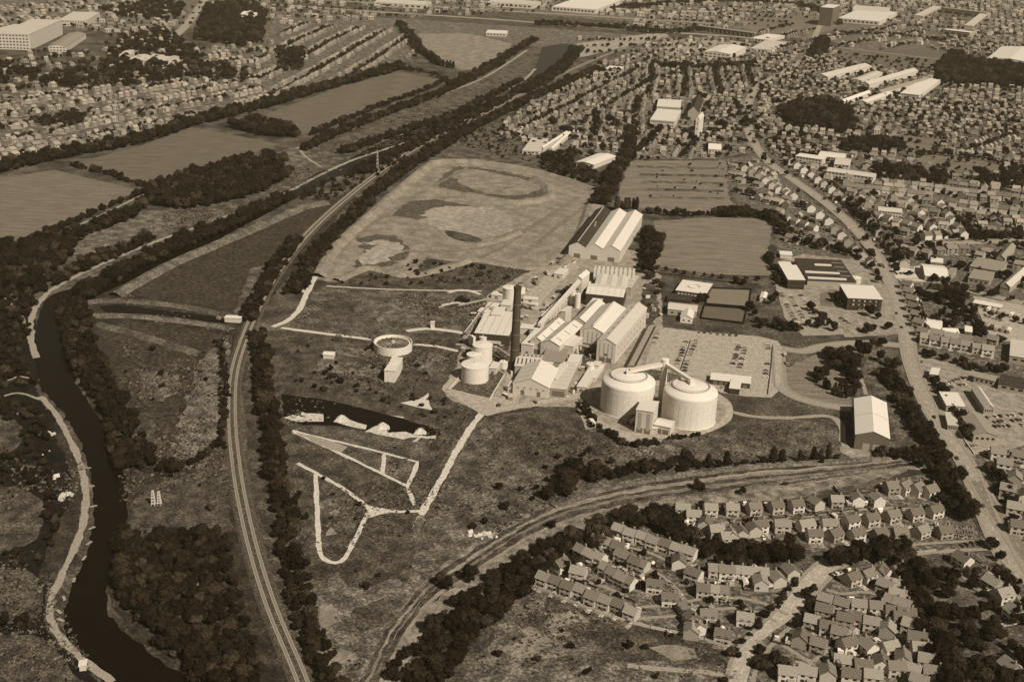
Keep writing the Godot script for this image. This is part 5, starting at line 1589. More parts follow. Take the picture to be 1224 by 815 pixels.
	openings(h[0], "porch", h[1], h[2], 0, 1, 1, 1.6, 0, h[1] * 0.32, 1.6, M.sheet_mid, 0.2)
	tank("council_chamber", "round white-topped drum beside the office block", 1022, 338, 5.2, 5.0, M.wall)
	hall("cycle_shed", "small white flat shed behind the left office block", [933, 304.5, 947, 305.5, 946.5, 301], 3.5, 0, 1, false, M.wall, [M.white])
	hall("cycle_shed", "second white flat shed behind the left office block", [932, 316.5, 946, 317, 945, 313.5], 5.0, 0, 1, false, M.wall, [M.white])
	# white warehouse
	h = hall("warehouse", "big white gable-roofed warehouse standing alone on grass", [1020.2, 519, 1060.3, 523.5, 1062.8, 481.5], 10.0, 3.6, 1, false, M.wall_brown, [M.white, M.white], "warehouse")
	b = MB.new()
	for i in 2:
		var s := -1.0 if i == 0 else 1.0
		b.quad(Vector3(s * h[1] / 2.0, 10.34, 0.2), Vector3(0, 13.93, 0.2), Vector3(0, 13.93, -0.2), Vector3(s * h[1] / 2.0, 10.34, -0.2), Vector3.UP)
	part("roof_joint", b, M.sheet_mid, h[0])
	openings(h[0], "door", h[1], h[2], 0, 2, 1, 2.3, 0, 4.4, 4.6, M.wall_mid, 0.6)
	sheet("hardstanding", "bright concrete apron before the white warehouse", [1008, 530, 1014, 536, 1042, 540, 1042, 548, 1018, 548, 1004, 540], M.concrete, 1)
	# right side industry
	sheet("yard", "pale yard of the small works on the right", [1100, 430, 1150, 438, 1224, 470, 1290, 480, 1290, 535, 1150, 532, 1120, 490], M.yard, 2, "yard")
	sheet("yard", "pale coach yard at the right edge", [1164, 354, 1230, 366, 1300, 380, 1300, 412, 1190, 408, 1176, 390], M.carpark, 2, "yard")
	sheet("forecourt", "bright forecourt of the white garage", [1064, 322, 1100, 318, 1106, 330, 1112, 338, 1070, 333], M.track, 1, "yard")
	sheet("sidings_ground", "cutting with pale tracks at the right edge", [1155, 536, 1224, 522, 1300, 512, 1300, 522, 1224, 534, 1160, 545], M.concrete, 2)
	var ind := [["workshop", "white-roofed square workshop beside the main road", [1130, 484.8, 1151, 485.5, 1147, 469.8], 5.0, 0.0, M.white, false], ["workshop", "large brown-roofed shed at the corner of the yards", [1164.5, 519.5, 1192.5, 521, 1177, 498], 6.0, 2.2, M.sheet_mid, false],
		["workshop", "grey ridge-roofed shed in the middle of the yards", [1175.5, 487, 1187, 487.5, 1175, 464], 5.5, 2.2, M.sheet_grey, false], ["workshop", "long grey shed along the yard's upper edge", [1166, 450, 1190.5, 456, 1192.5, 450], 5.0, 1.8, M.sheet_mid, true],
		["workshop", "dark shed at the right edge of the yards", [1196, 458, 1240, 468, 1240, 456], 5.0, 1.8, M.sheet_dark, true], ["workshop", "small white shed beside the main road's verge", [1113, 447, 1122, 449, 1123, 441], 5.0, 0.0, M.white, false],
		["workshop", "flat grey workshop below the white workshop", [1136, 508, 1148, 510, 1140, 494], 4.0, 0.0, M.sheet_grey, false], ["warehouse", "large pale flat warehouse at the right edge", [1208, 425, 1250, 432, 1250, 412], 6.0, 0.0, M.sheet_grey, false],
		["garage", "white domed garage hall by the crossroads", [1106, 329.5, 1134, 332, 1129, 318], 5.0, 3.0, M.white, true], ["garage", "lower white garage wing behind the domed hall", [1114, 313, 1128, 315, 1127, 309.5], 5.0, 0.0, M.white, false],
		["garage", "dark flat workshop right of the domed garage hall", [1132, 328, 1139, 329.5, 1143, 321], 6.0, 0.0, M.sheet_mid, false], ["coach_shed", "long white roofed shed in the coach yard", [1165, 361.5, 1197, 369, 1198, 365], 4.0, 0.0, M.white, false],
		["school_block", "long pale gabled hall at the right edge", [1205, 342, 1216, 345, 1222, 323], 6.0, 3.0, M.sheet_grey, false], ["school_block", "grey gabled hall above the coach yard", [1194, 308, 1204, 310, 1213, 294], 6.0, 3.0, M.sheet_mid, false],
		["school_block", "wide flat grey building above the coach yard", [1164, 318, 1199, 326, 1201, 314], 6.0, 0.0, M.sheet_mid, false], ["school_block", "flat building with pale front below the wide grey one", [1160, 332, 1185, 337, 1188, 326], 5.0, 0.0, M.sheet_mid, false],
		["bungalow", "white L-shaped bungalow among gardens by the coach yard", [1110, 392, 1128, 395, 1124, 382], 4.0, 2.0, M.white, true], ["bungalow", "bright long bungalow below the L-shaped one", [1112, 398, 1143, 396, 1142, 391], 3.5, 1.6, M.white, true],
		["hut", "small white house at the end of the garden row", [1154, 396, 1162, 397, 1162, 390], 4.0, 1.6, M.white, true]]
	for e in ind:
		h = hall(e[0], e[1], e[2], e[3], e[4], 1, e[6], M.wall_mid, [e[5]])
		openings(h[0], "window", h[1], h[2], 0, 4, 1, e[3] * 0.6, 0, h[1] * 0.12, 1.5, M.glass)
		openings(h[0], "door", h[1], h[2], 1, 1, 1, 1.6, 0, 2.6, 3.0, M.door, 0.2)
	var bp := P(1140, 531)
	var br := thing("road_bridge", "road bridge with pale parapets over the old sidings", "bridge", bp)
	var pa := smooth(L([1124, 506, 1134, 522, 1148, 543]), 6.0)
	for s in [-9.0, 9.0]:
		b = MB.new()
		for i in pa.size() - 1:
			b.bar(pa[i] + side(pa, i) * s - bp + Vector3.UP * 0.6, pa[i + 1] + side(pa, i + 1) * s - bp + Vector3.UP * 0.6, 0.5, 1.3)
		part("parapet", b, M.wall, br)

# ------------------------------------------------------------------ the far town
func build_town() -> void:
	# stadium
	sheet("pitch", "football pitch inside the far stadium", [1111, 18.5, 1126, 10, 1176, 17, 1161, 28.5], M.green, 0, "pitch")
	var stands := [["left", [1104, 19, 1126, 8, 22], 12.0, M.sheet_grey], ["far", [1126, 9, 1180, 15.5, 24], 14.0, M.sheet_mid], ["near", [1128, 35, 1160, 39, 24], 12.0, M.white], ["right", [1164, 31, 1184, 15, 20], 11.0, M.sheet_grey]]
	for e in stands:
		var h := hall("football_stand", "%s roofed stand of the far football ground" % e[0], e[1], e[2], 0, 1, false, M.wall_mid, [e[3]], "stand")
		openings(h[0], "opening", h[1], h[2], 0, 4, 1, 5.0, 0, h[1] * 0.16, 5.0, M.wall_dark)
	for d in [[1189, 24, 9], [1094, 20, 6]]:
		var f := thing("floodlight_mast", "floodlight mast %s the far stadium" % ["right of", "left of"][0 if d[0] == 1189 else 1], "mast", P(d[0], d[1]))
		var b := MB.new()
		b.lathe([Vector2(0.9, 0), Vector2(0.5, 34)], 8)
		part("mast", b, M.steel, f)
		b = MB.new()
		b.box(Vector3(0, 35, 0), Vector3(7, 4, 1))
		part("lamp_frame", b, M.wall_dark, f)
	# tall and large far buildings: name, label, site, height, rise, roof, swap, columns, rows
	var big := [["tower_block", "dark slab tower block near the top right", [984, 8.5, 999, 10, 1002, 6], 42.0, 0.0, M.white, false, 6, 10], ["hospital_block", "big hospital block with window bands at the upper left", [8, 40, 44, 42, 62, 24], 26.0, 0.0, M.sheet_grey, false, 9, 5], ["hospital_block", "lower wing left of the big hospital block", [-12, 38, 8, 40, 30, 30], 20.0, 0.0, M.sheet_grey, false, 6, 4],
		["hospital_wing", "long pale flat building right of the hospital", [76, 24, 108, 25.5, 112, 15], 10.0, 0.0, M.sheet_grey, false, 10, 2], ["hospital_wing", "gabled building behind the hospital trees", [68, 55, 88, 56, 92, 40], 9.0, 3.0, M.sheet_mid, false, 5, 2], ["villa", "white villa in the wood at the upper left", [290, 20, 308, 21, 307, 13], 9.0, 3.0, M.white, true, 4, 2], ["villa", "pale gabled villa by the hospital wood", [150, 66, 160, 67, 158, 60], 7.0, 3.0, M.sheet_grey, true, 3, 2], ["villa", "long hip-roofed villa below the hospital wood", [172, 70, 196, 76, 198, 68], 7.0, 3.0, M.sheet_grey, true, 4, 2],
		["factory", "wide white factory roof at the top centre", [672, 8, 722, 13, 730, 0], 10.0, 0.0, M.white, false, 12, 1], ["factory", "pale shed left of the wide white roof", [588, 2, 640, 7, 640, 2], 9.0, 0.0, M.sheet_grey, false, 10, 1], ["factory", "long pale shed along the far railway", [455, 2, 508, 7, 508, 2], 9.0, 3.0, M.sheet_grey, true, 8, 1], ["depot", "small white depot by the bare field", [582, 39, 606, 40.5, 606, 37], 6.0, 0.0, M.white, false, 6, 1],
		["factory", "white sawtooth factory at the right edge", [1186, 70, 1240, 76, 1244, 60], 9.0, 4.0, M.sheet, false, 8, 1], ["factory", "pale factory left of the stadium", [1012, 22, 1060, 27, 1064, 14], 9.0, 0.0, M.sheet, false, 9, 1], ["factory", "pale striped factory behind the tower block", [1018, 12, 1062, 15, 1066, 9], 9.0, 3.0, M.sheet_grey, true, 9, 1],
		["school_block", "left gabled school range at the upper right", [996, 92, 1010, 95, 1021, 77], 8.0, 4.0, M.sheet_grey, false, 4, 2], ["school_block", "second gabled school range at the upper right", [1016, 122, 1021, 123, 1030, 109], 7.0, 3.0, M.sheet, false, 3, 2], ["school_block", "third gabled range right of the school", [1052, 102, 1062, 104, 1076, 82], 8.0, 4.0, M.sheet_grey, false, 4, 2], ["school_block", "fourth gabled range beside the white flat one", [1070, 112, 1077, 113.5, 1090, 92], 7.0, 3.0, M.sheet_mid, false, 3, 2],
		["school_block", "white flat-roofed block at the upper right", [1086, 112, 1108, 115, 1117, 94], 7.0, 0.0, M.white, false, 7, 2], ["school_block", "small hall among the trees by the school", [1028, 96, 1040, 98, 1046, 86], 7.0, 2.0, M.sheet_grey, false, 3, 2], ["school_block", "long low range in front of the school", [1038, 122, 1048, 124, 1056, 110], 6.0, 2.0, M.sheet, false, 3, 1],
		["school_block", "upper white-banded school block in the middle town", [786, 127, 814, 129, 814, 120], 9.0, 0.0, M.sheet, false, 12, 2], ["school_block", "lower white-banded school block in the middle town", [781, 143, 810, 146, 811, 132], 9.0, 0.0, M.sheet, false, 12, 2], ["long_hall", "pair of long bright parallel halls by the recreation ground, left one", [656, 177, 659, 177.5, 670, 157], 5.0, 1.5, M.sheet, false, 2, 1], ["long_hall", "pair of long bright parallel halls by the recreation ground, right one", [662, 178, 666, 178.5, 677, 158], 5.0, 1.5, M.sheet, false, 2, 1],
		["yard_building", "bright flat hall at the foot of the middle town", [702, 194, 718, 199, 724, 186], 5.0, 1.5, M.white, false, 4, 1], ["yard_building", "pale low works left of the long halls", [628, 180, 648, 182, 652, 166], 4.0, 0.0, M.sheet_grey, false, 4, 1], ["chapel", "white T-shaped hall in the middle town", [847, 178, 862, 179, 862, 172], 6.0, 3.0, M.white, true, 4, 1], ["shop", "long white-roofed shops on the main road", [955, 186, 984, 192, 985, 188], 7.0, 0.0, M.white, false, 8, 2],
		["shop", "white-fronted parade beside the main road", [991, 204, 1045, 213, 1046, 208], 7.0, 2.0, M.sheet_grey, true, 12, 2], ["villa_hotel", "pale long building above the parade", [980, 186, 1010, 190, 1011, 184], 7.0, 2.0, M.sheet, true, 8, 2], ["villa_hotel", "pale gabled building among trees above the parade", [998, 196, 1016, 198, 1018, 190], 7.0, 3.0, M.sheet_grey, true, 4, 2], ["terrace_block", "long white-fronted block among the right-hand gardens", [1050, 252, 1078, 254, 1078, 249], 6.0, 2.0, M.sheet_grey, true, 8, 2],
		["depot", "pale flat depot at the far bend of the main road", [905, 58, 930, 61, 933, 50], 6.0, 0.0, M.sheet_grey, false, 6, 1], ["mill", "pale mill above the bend of the main road", [850, 62, 880, 66, 884, 56], 10.0, 3.0, M.sheet, false, 6, 2], ["depot", "white low depot by the sandy spit", [726, 82, 742, 84, 743, 80], 5.0, 0.0, M.white, false, 5, 1], ["depot", "pale depot at the top right of the main road", [908, 46, 926, 49, 928, 42], 6.0, 0.0, M.white, false, 5, 1]]
	for e in big:
		var h := hall(e[0], e[1], e[2], e[3], e[4], 1, e[6], M.wall_brown if e[0] == "tower_block" else M.wall, [e[5]])
		openings(h[0], "window", h[1], h[2], 0, e[7], e[8], e[3] / e[8] * 0.55, e[3] / e[8], h[1] / e[7] * 0.55, e[3] / e[8] * 0.42, M.glass, 0.94)
	# church
	var c := hall("church", "large dark-roofed church with pale east wall", [822, 133, 835, 134, 842, 119], 12.0, 8.0, 1, false, M.wall_mid, [M.sheet_dark, M.sheet_dark])
	openings(c[0], "window", c[1], c[2], 1, 5, 1, 6.0, 0, 1.4, 4.0, M.glass)
	var t := hall("church_tower", "pale slim tower beside the dark church", [834, 143, 838, 143.5, 840, 138], 26.0, 5.0, 1, false, M.white, [M.sheet])
	openings(t[0], "belfry_opening", t[1], t[2], 0, 1, 2, 14.0, 7.0, 1.2, 2.6, M.dark, 0.1)
	# viaduct
	var a := P(836, 36)
	var z := P(902, 45)
	var v := thing("railway_viaduct", "far railway viaduct with a row of dark arches", "viaduct", a)
	var u := (z - a).normalized()
	var n := 13
	var step := a.distance_to(z) / n
	for k in n + 1:
		var b := MB.new()
		b.box(u * step * k + Vector3.UP * 4.0, Vector3(2.6, 8.0, 9.0), Basis(u, Vector3.UP, u.cross(Vector3.UP)))
		part("pier", b, M.wall_brown, v)
	for k in n:
		var b := MB.new()
		for j in 8:
			var a0 := PI * j / 8.0
			var a1 := PI * (j + 1) / 8.0
			var r := step / 2.0 - 1.3
			var x0 := step * (k + 0.5) - cos(a0) * r
			var x1 := step * (k + 0.5) - cos(a1) * r
			var pts := []
			for y in [0, 1]:
				for s in [[0, -4.4], [1, -4.4], [1, 4.4], [0, 4.4]]:
					var xx := x0 if s[0] == 0 else x1
					var yy := 5.0 + (sin(a0) if s[0] == 0 else sin(a1)) * 3.2
					pts.append(u * xx + Vector3.UP * (yy if y == 0 else 9.2) + u.cross(Vector3.UP) * s[1])
			b.block(pts)
		part("arch", b, M.wall_brown, v)
	var d := MB.new()
	d.box(u * a.distance_to(z) / 2.0 + Vector3.UP * 10.0, Vector3(a.distance_to(z) + 4.0, 1.6, 10.0), Basis(u, Vector3.UP, u.cross(Vector3.UP)))
	part("parapet_deck", d, M.wall_mid, v)
	# far streets
	quarter([-20, 122, 40, 112, 150, 95, 300, 92, 318, 118, 230, 142, 160, 160, 60, 186, -20, 202], [0, 190, 330, 118], 30, 8, 8, 5.2, 0.15, false, 0.4)
	quarter([300, 88, 330, 55, 345, 28, 480, 38, 505, 66, 470, 74, 318, 122], [330, 110, 470, 32], 30, 7, 8, 5.4, 0.1, true, 0.3)
	quarter([120, 58, 200, 30, 235, 62, 330, 50, 300, 92, 150, 92], [120, 80, 300, 60], 36, 9, 8, 5.4, 0.3, false, 0.7)
	quarter([100, 38, 150, 24, 205, 20, 200, 34, 140, 46], [100, 30, 200, 26], 40, 12, 9, 6, 0.3, false, 0.5)
	quarter([600, 152, 640, 128, 690, 100, 740, 82, 780, 92, 770, 118, 700, 140, 690, 152, 650, 160], [640, 140, 740, 90], 27, 6, 8, 5.4, 0.1, true, 0.25)
	quarter([690, 140, 770, 116, 780, 130, 776, 160, 700, 168], [760, 96, 752, 160], 27, 6, 8, 5.4, 0.1, true, 0.2)
	quarter([740, 90, 790, 76, 900, 74, 892, 110, 820, 118, 776, 116], [800, 78, 792, 118], 28, 6, 8, 5.4, 0.12, true, 0.25)
	quarter([840, 112, 892, 108, 892, 170, 860, 186, 840, 172], [840, 130, 892, 135], 30, 6, 8, 5.4, 0.15, true, 0.35)
	quarter([760, 150, 836, 150, 840, 188, 760, 188], [766, 186, 790, 152], 27, 6, 8, 5.4, 0.15, true, 0.3)
	quarter([690, 150, 752, 156, 748, 178, 700, 168], [690, 158, 750, 166], 28, 6, 8, 5.2, 0.15, true, 0.3)
	quarter([906, 106, 965, 72, 1050, 78, 1100, 118, 1224, 128, 1224, 164, 1100, 156, 1030, 140, 1000, 118, 930, 124], [960, 132, 1224, 156], 29, 6, 8, 5.4, 0.18, true, 0.3)
	quarter([905, 128, 930, 160, 1010, 164, 1000, 186, 950, 200, 918, 182, 900, 150], [905, 160, 1010, 172], 29, 6, 8, 5.4, 0.15, true, 0.35)
	quarter([1110, 60, 1224, 78, 1224, 56, 1180, 44, 1130, 44], [1110, 52, 1224, 66], 36, 8, 9, 6, 0.3, true, 0.3)
	quarter([900, 80, 960, 56, 970, 30, 920, 30, 890, 60], [900, 76, 964, 58], 34, 8, 9, 6, 0.3, true, 0.3)
	quarter([730, 30, 830, 10, 960, 14, 940, 30, 860, 34, 780, 40], [730, 20, 900, 30], 45, 10, 10, 6, 0.4, false, 0.6)
	quarter([1130, 128, 1224, 140, 1224, 190, 1130, 176], [1150, 176, 1224, 150], 32, 8, 8, 5.4, 0.25, true, 0.4)
	quarter([330, 4, 460, -6, 660, 0, 850, 18, 840, 26, 640, 12, 460, 0], [330, 0, 850, 20], 50, 16, 12, 7, 0.45, false, 0.4)
	quarter([-40, 20, 0, 10, 200, -8, 320, -14, 240, -2, 120, 12, 60, 20, -20, 60], [0, 10, 200, -6], 42, 10, 9, 6, 0.3, false, 0.6)
	quarter([1000, 0, 1090, -8, 1290, -6, 1290, 40, 1190, 10, 1080, 4], [1000, 0, 1224, 12], 45, 12, 10, 7, 0.4, false, 0.5)
	quarter([600, 158, 650, 160, 650, 182, 622, 178, 596, 166], [600, 162, 650, 176], 28, 7, 8, 5, 0.2, false, 0.2)
	# both sides of the main road, middle distance
	row("left of the main road by its bend", [894, 200, 990, 268], 11, 8, 9, 5.6, "semi_detached_house", -5)
	row("behind the main road's left side", [890, 204, 940, 236], 7, 8, 9, 5.4, "semi_detached_house", -5)
	row("on the main road's left side above the offices", [998, 278, 1040, 318], 6, 9, 9, 5.6, "semi_detached_house", -8)
	row("on the main road's right side below the parade", [946, 196, 1030, 256], 11, 8, 9, 5.6, "terraced_house", 175)
	row("on the main road's right side opposite the offices", [1036, 262, 1082, 320], 9, 8, 9, 5.6, "terraced_house", 175)
	row("of pale gables right of the parade", [1018, 228, 1110, 238], 10, 9, 9, 5.8, "terraced_house")
	row("running on to the right behind the pale gables", [1058, 222, 1130, 230], 9, 8, 9, 5.6, "terraced_house")
	row("along the hedge at the upper right", [1134, 232, 1224, 242], 10, 8, 9, 5.6, "terraced_house")
	row("below the hedge row at the upper right", [1140, 246, 1224, 258], 8, 8, 9, 5.4, "terraced_house")
	row("down to the crossroads, left line", [1086, 244, 1120, 284], 6, 9, 9, 5.6, "detached_house", 20)
	row("down to the crossroads, right line", [1122, 246, 1150, 284], 6, 9, 9, 5.6, "detached_house", 20)
	row("of garden cottages left of the crossroads", [1050, 262, 1096, 276], 5, 9, 9, 5.2, "detached_house")
	row("along the side street at the upper right", [1108, 286, 1152, 282], 5, 9, 8, 5.2, "semi_detached_house")
	row("beside the main road below the garage, upper line", [1084, 346, 1102, 402], 7, 9, 8, 5.2, "detached_house", 60)
	row("above the industrial yards", [1106, 410, 1180, 424], 7, 9, 8, 5.2, "detached_house", 10)
	row("below the garden bungalows", [1120, 404, 1170, 414], 4, 10, 8, 4.6, "bungalow", 0)
	row("left of the sports field's corner trees", [930, 262, 972, 276], 5, 8, 8, 5.0, "cottage")
	row("above the office car park", [944, 288, 996, 298], 6, 8, 8, 5.0, "cottage")
	quarter([872, 196, 905, 192, 985, 262, 1000, 296, 944, 284, 930, 256, 882, 240], [890, 210, 960, 226], 26, 8, 8, 4.6, 0.3, false, 0.9)
	quarter([1150, 262, 1224, 270, 1224, 284, 1156, 282], [1150, 270, 1224, 278], 26, 9, 8, 5, 0.3, false, 0.5)
	quarter([1076, 300, 1160, 294, 1160, 312, 1090, 316], [1080, 306, 1160, 302], 26, 9, 8, 5, 0.4, false, 0.8)

	quarter([905, 106, 975, 60, 1100, 72, 1224, 90, 1290, 100, 1290, 300, 1080, 300, 1050, 300, 985, 238, 910, 185, 900, 140], [1000, 150, 1200, 172], 24, 8, 8, 5.2, 0.2, false, 0.45)
	quarter([590, 160, 640, 118, 720, 75, 790, 60, 900, 70, 960, 60, 900, 130, 905, 180, 860, 190, 750, 190, 650, 185], [700, 150, 860, 160], 24, 7, 8, 5.2, 0.2, false, 0.35)
	quarter([-40, 40, 60, 20, 200, 8, 460, -10, 700, -10, 1290, -20, 1290, 60, 1180, 46, 1000, 24, 850, 18, 640, 14, 330, 30], [330, 0, 850, 20], 44, 12, 10, 6, 0.45, false, 0.5)
	quarter([1060, 290, 1290, 300, 1290, 450, 1224, 440, 1130, 410, 1095, 400, 1080, 340], [1090, 400, 1200, 430], 27, 9, 8, 5, 0.4, false, 0.7)
	quarter([900, 66, 1000, 40, 1090, 30, 1130, 50, 1020, 62, 960, 72], [900, 60, 1000, 44], 40, 10, 9, 6, 0.5, false, 0.7)
	quarter([-20, 75, 60, 60, 130, 66, 300, 95, 120, 105, 0, 125], [0, 110, 200, 84], 34, 9, 9, 5.5, 0.5, false, 0.7)
	quarter([1130, 650, 1180, 650, 1290, 800, 1290, 830, 1150, 830, 1120, 700], [1150, 700, 1200, 760], 24, 9, 8, 5, 0.6, false, 0.6)
	quarter([690, 46, 800, 44, 900, 50, 890, 68, 790, 62, 700, 72], [700, 56, 880, 56], 40, 10, 9, 6, 0.6, false, 0.5)

# ------------------------------------------------------------------ the near estates
func build_estates() -> void:
	sheet("estate_ground", "plots of the left new estate", [640, 702, 668, 676, 720, 648, 750, 628, 768, 628, 830, 658, 872, 690, 905, 690, 940, 690, 960, 688, 930, 730, 905, 748, 880, 775, 838, 762, 790, 750, 740, 742, 690, 728], M.gardens, 1)
	sheet("estate_ground", "plots of the upper rows of houses", [800, 604, 870, 604, 940, 606, 1020, 590, 1070, 574, 1120, 564, 1165, 625, 1175, 655, 1060, 662, 1000, 662, 930, 658, 880, 652, 830, 632], M.gardens, 1)
	sheet("estate_ground", "plots of the lower right estate", [905, 770, 940, 745, 985, 705, 1010, 672, 1080, 665, 1100, 720, 1130, 830, 890, 830], M.gardens, 1)
	sheet("garden_ground", "overgrown gardens at the lower right edge", [1080, 665, 1180, 655, 1224, 700, 1290, 780, 1290, 830, 1135, 830, 1110, 740], M.scrub, 2)
	# left estate
	row("facing the near scrub field", [650, 698, 754, 738], 8, 7.0, 8, 5.4, "terraced_house", 0)
	row("second behind the scrub field", [668, 682, 690, 690], 2, 9, 8, 5.2, "detached_house", 0)
	row("stepping down the middle of the left estate", [696, 666, 716, 675], 3, 7.6, 8, 5.4, "terraced_house")
	row("below the stepped middle row", [724, 688, 752, 702], 4, 7.4, 8, 5.4, "terraced_house")
	row("by the parked cars of the left estate", [742, 672, 768, 682], 4, 7.4, 8, 5.4, "terraced_house")
	row("near the tree belt at the estate's top", [716, 654, 738, 662], 3, 7.6, 8, 5.4, "terraced_house", 4)
	row("along the estate's far edge", [740, 640, 824, 668], 7, 7.4, 8, 5.4, "terraced_house", 2)
	row("right of the broad cul-de-sac", [810, 678, 828, 694], 2, 9, 8, 5.4, "detached_house", 40)
	row("short one at the cul-de-sac's mouth", [840, 711, 862, 714], 3, 7.4, 8, 5.4, "terraced_house")
	row("below the copper-brown wood", [854, 688, 908, 692], 5, 8.5, 8, 5.4, "terraced_house")
	row("beside the estate road's hedge", [908, 704, 944, 690], 3, 9, 8, 5.2, "detached_house", 60)
	row("left of the garage court", [822, 736, 832, 756], 3, 8, 8, 5.0, "terraced_house", 10)
	scattered("in the garage court above the near track", [820, 730, 850, 734], [782, 706, 800, 722, 826, 760, 864, 766, 890, 746, 846, 742], 9, 8, 4.6)
	# upper rows
	row("upper, facing the camera below the old sidings", [850, 616, 1048, 603], 9, 8.4, 8, 5.6, "detached_house", 3)
	row("second, across the street from the upper row", [908, 636, 990, 634], 4, 9.5, 8, 5.4, "detached_house")
	row("turning its gables by the copper-brown wood", [816, 616, 868, 650], 5, 8.5, 8, 5.4, "detached_house", 55)
	row("above the dark garden trees", [872, 648, 900, 640], 3, 8, 8, 5.4, "semi_detached_house", 70)
	row("of tall houses near the bridge", [1064, 588, 1112, 594], 4, 9, 9, 5.6, "detached_house", 40)
	row("beside the street to the main road", [1016, 630, 1116, 616], 5, 9, 8, 5.4, "semi_detached_house", 5)
	row("front, behind the dark hedge", [972, 647, 1126, 641], 7, 9, 8, 5.2, "detached_house", 10)
	row("of garages by the main road", [1120, 636, 1160, 642], 7, 3.2, 6, 2.6, "lock_up_garage", 0, 3)
	# lower right estate
	row("of joined gables in the close", [986, 726, 1066, 738], 5, 8, 8, 5.6, "detached_house", -4)
	row("second, below the joined gables", [984, 736, 1008, 746], 2, 8.5, 8, 5.4, "detached_house", 25)
	scattered("inside the lower right crescent", [950, 760, 1000, 772], [970, 750, 988, 757, 956, 771, 978, 778, 1002, 764, 1040, 752, 1060, 760, 1022, 746], 8.5, 8, 5.4)
	row("along the crescent's lower side", [1012, 778, 1062, 782], 3, 9, 8, 5.6, "detached_house", 30)
	scattered("below the crescent with the white wall", [1000, 800, 1050, 806], [1006, 798, 1030, 804, 1052, 800, 1016, 815, 1042, 816, 1070, 806, 988, 812, 964, 812, 940, 812], 9, 8, 5.4)
	row("down the right side of the lower estate", [1066, 706, 1114, 812], 9, 9.5, 8.5, 5.6, "detached_house", 75)
	row("second down the right side of the estate", [1050, 690, 1076, 746], 4, 9, 8, 5.4, "detached_house", 70)
	row("under the trees at the estate's top", [1018, 698, 1072, 688], 4, 9, 8, 5.2, "detached_house", 25)
	row("beside the lower right road, near corner", [1080, 796, 1096, 820], 3, 9, 8, 5.4, "detached_house", 70)
	scattered("among overgrown gardens at the lower right", [1170, 690, 1200, 712], [1172, 692, 1186, 704, 1198, 718, 1206, 806, 1212, 740, 1150, 676], 10, 9, 5.4)
	scattered("at the right edge beside the main road", [1190, 550, 1224, 556], [1200, 561, 1192, 548, 1212, 578, 1204, 592, 1212, 614, 1216, 636, 1226, 600, 1218, 552], 10, 9, 5.6)

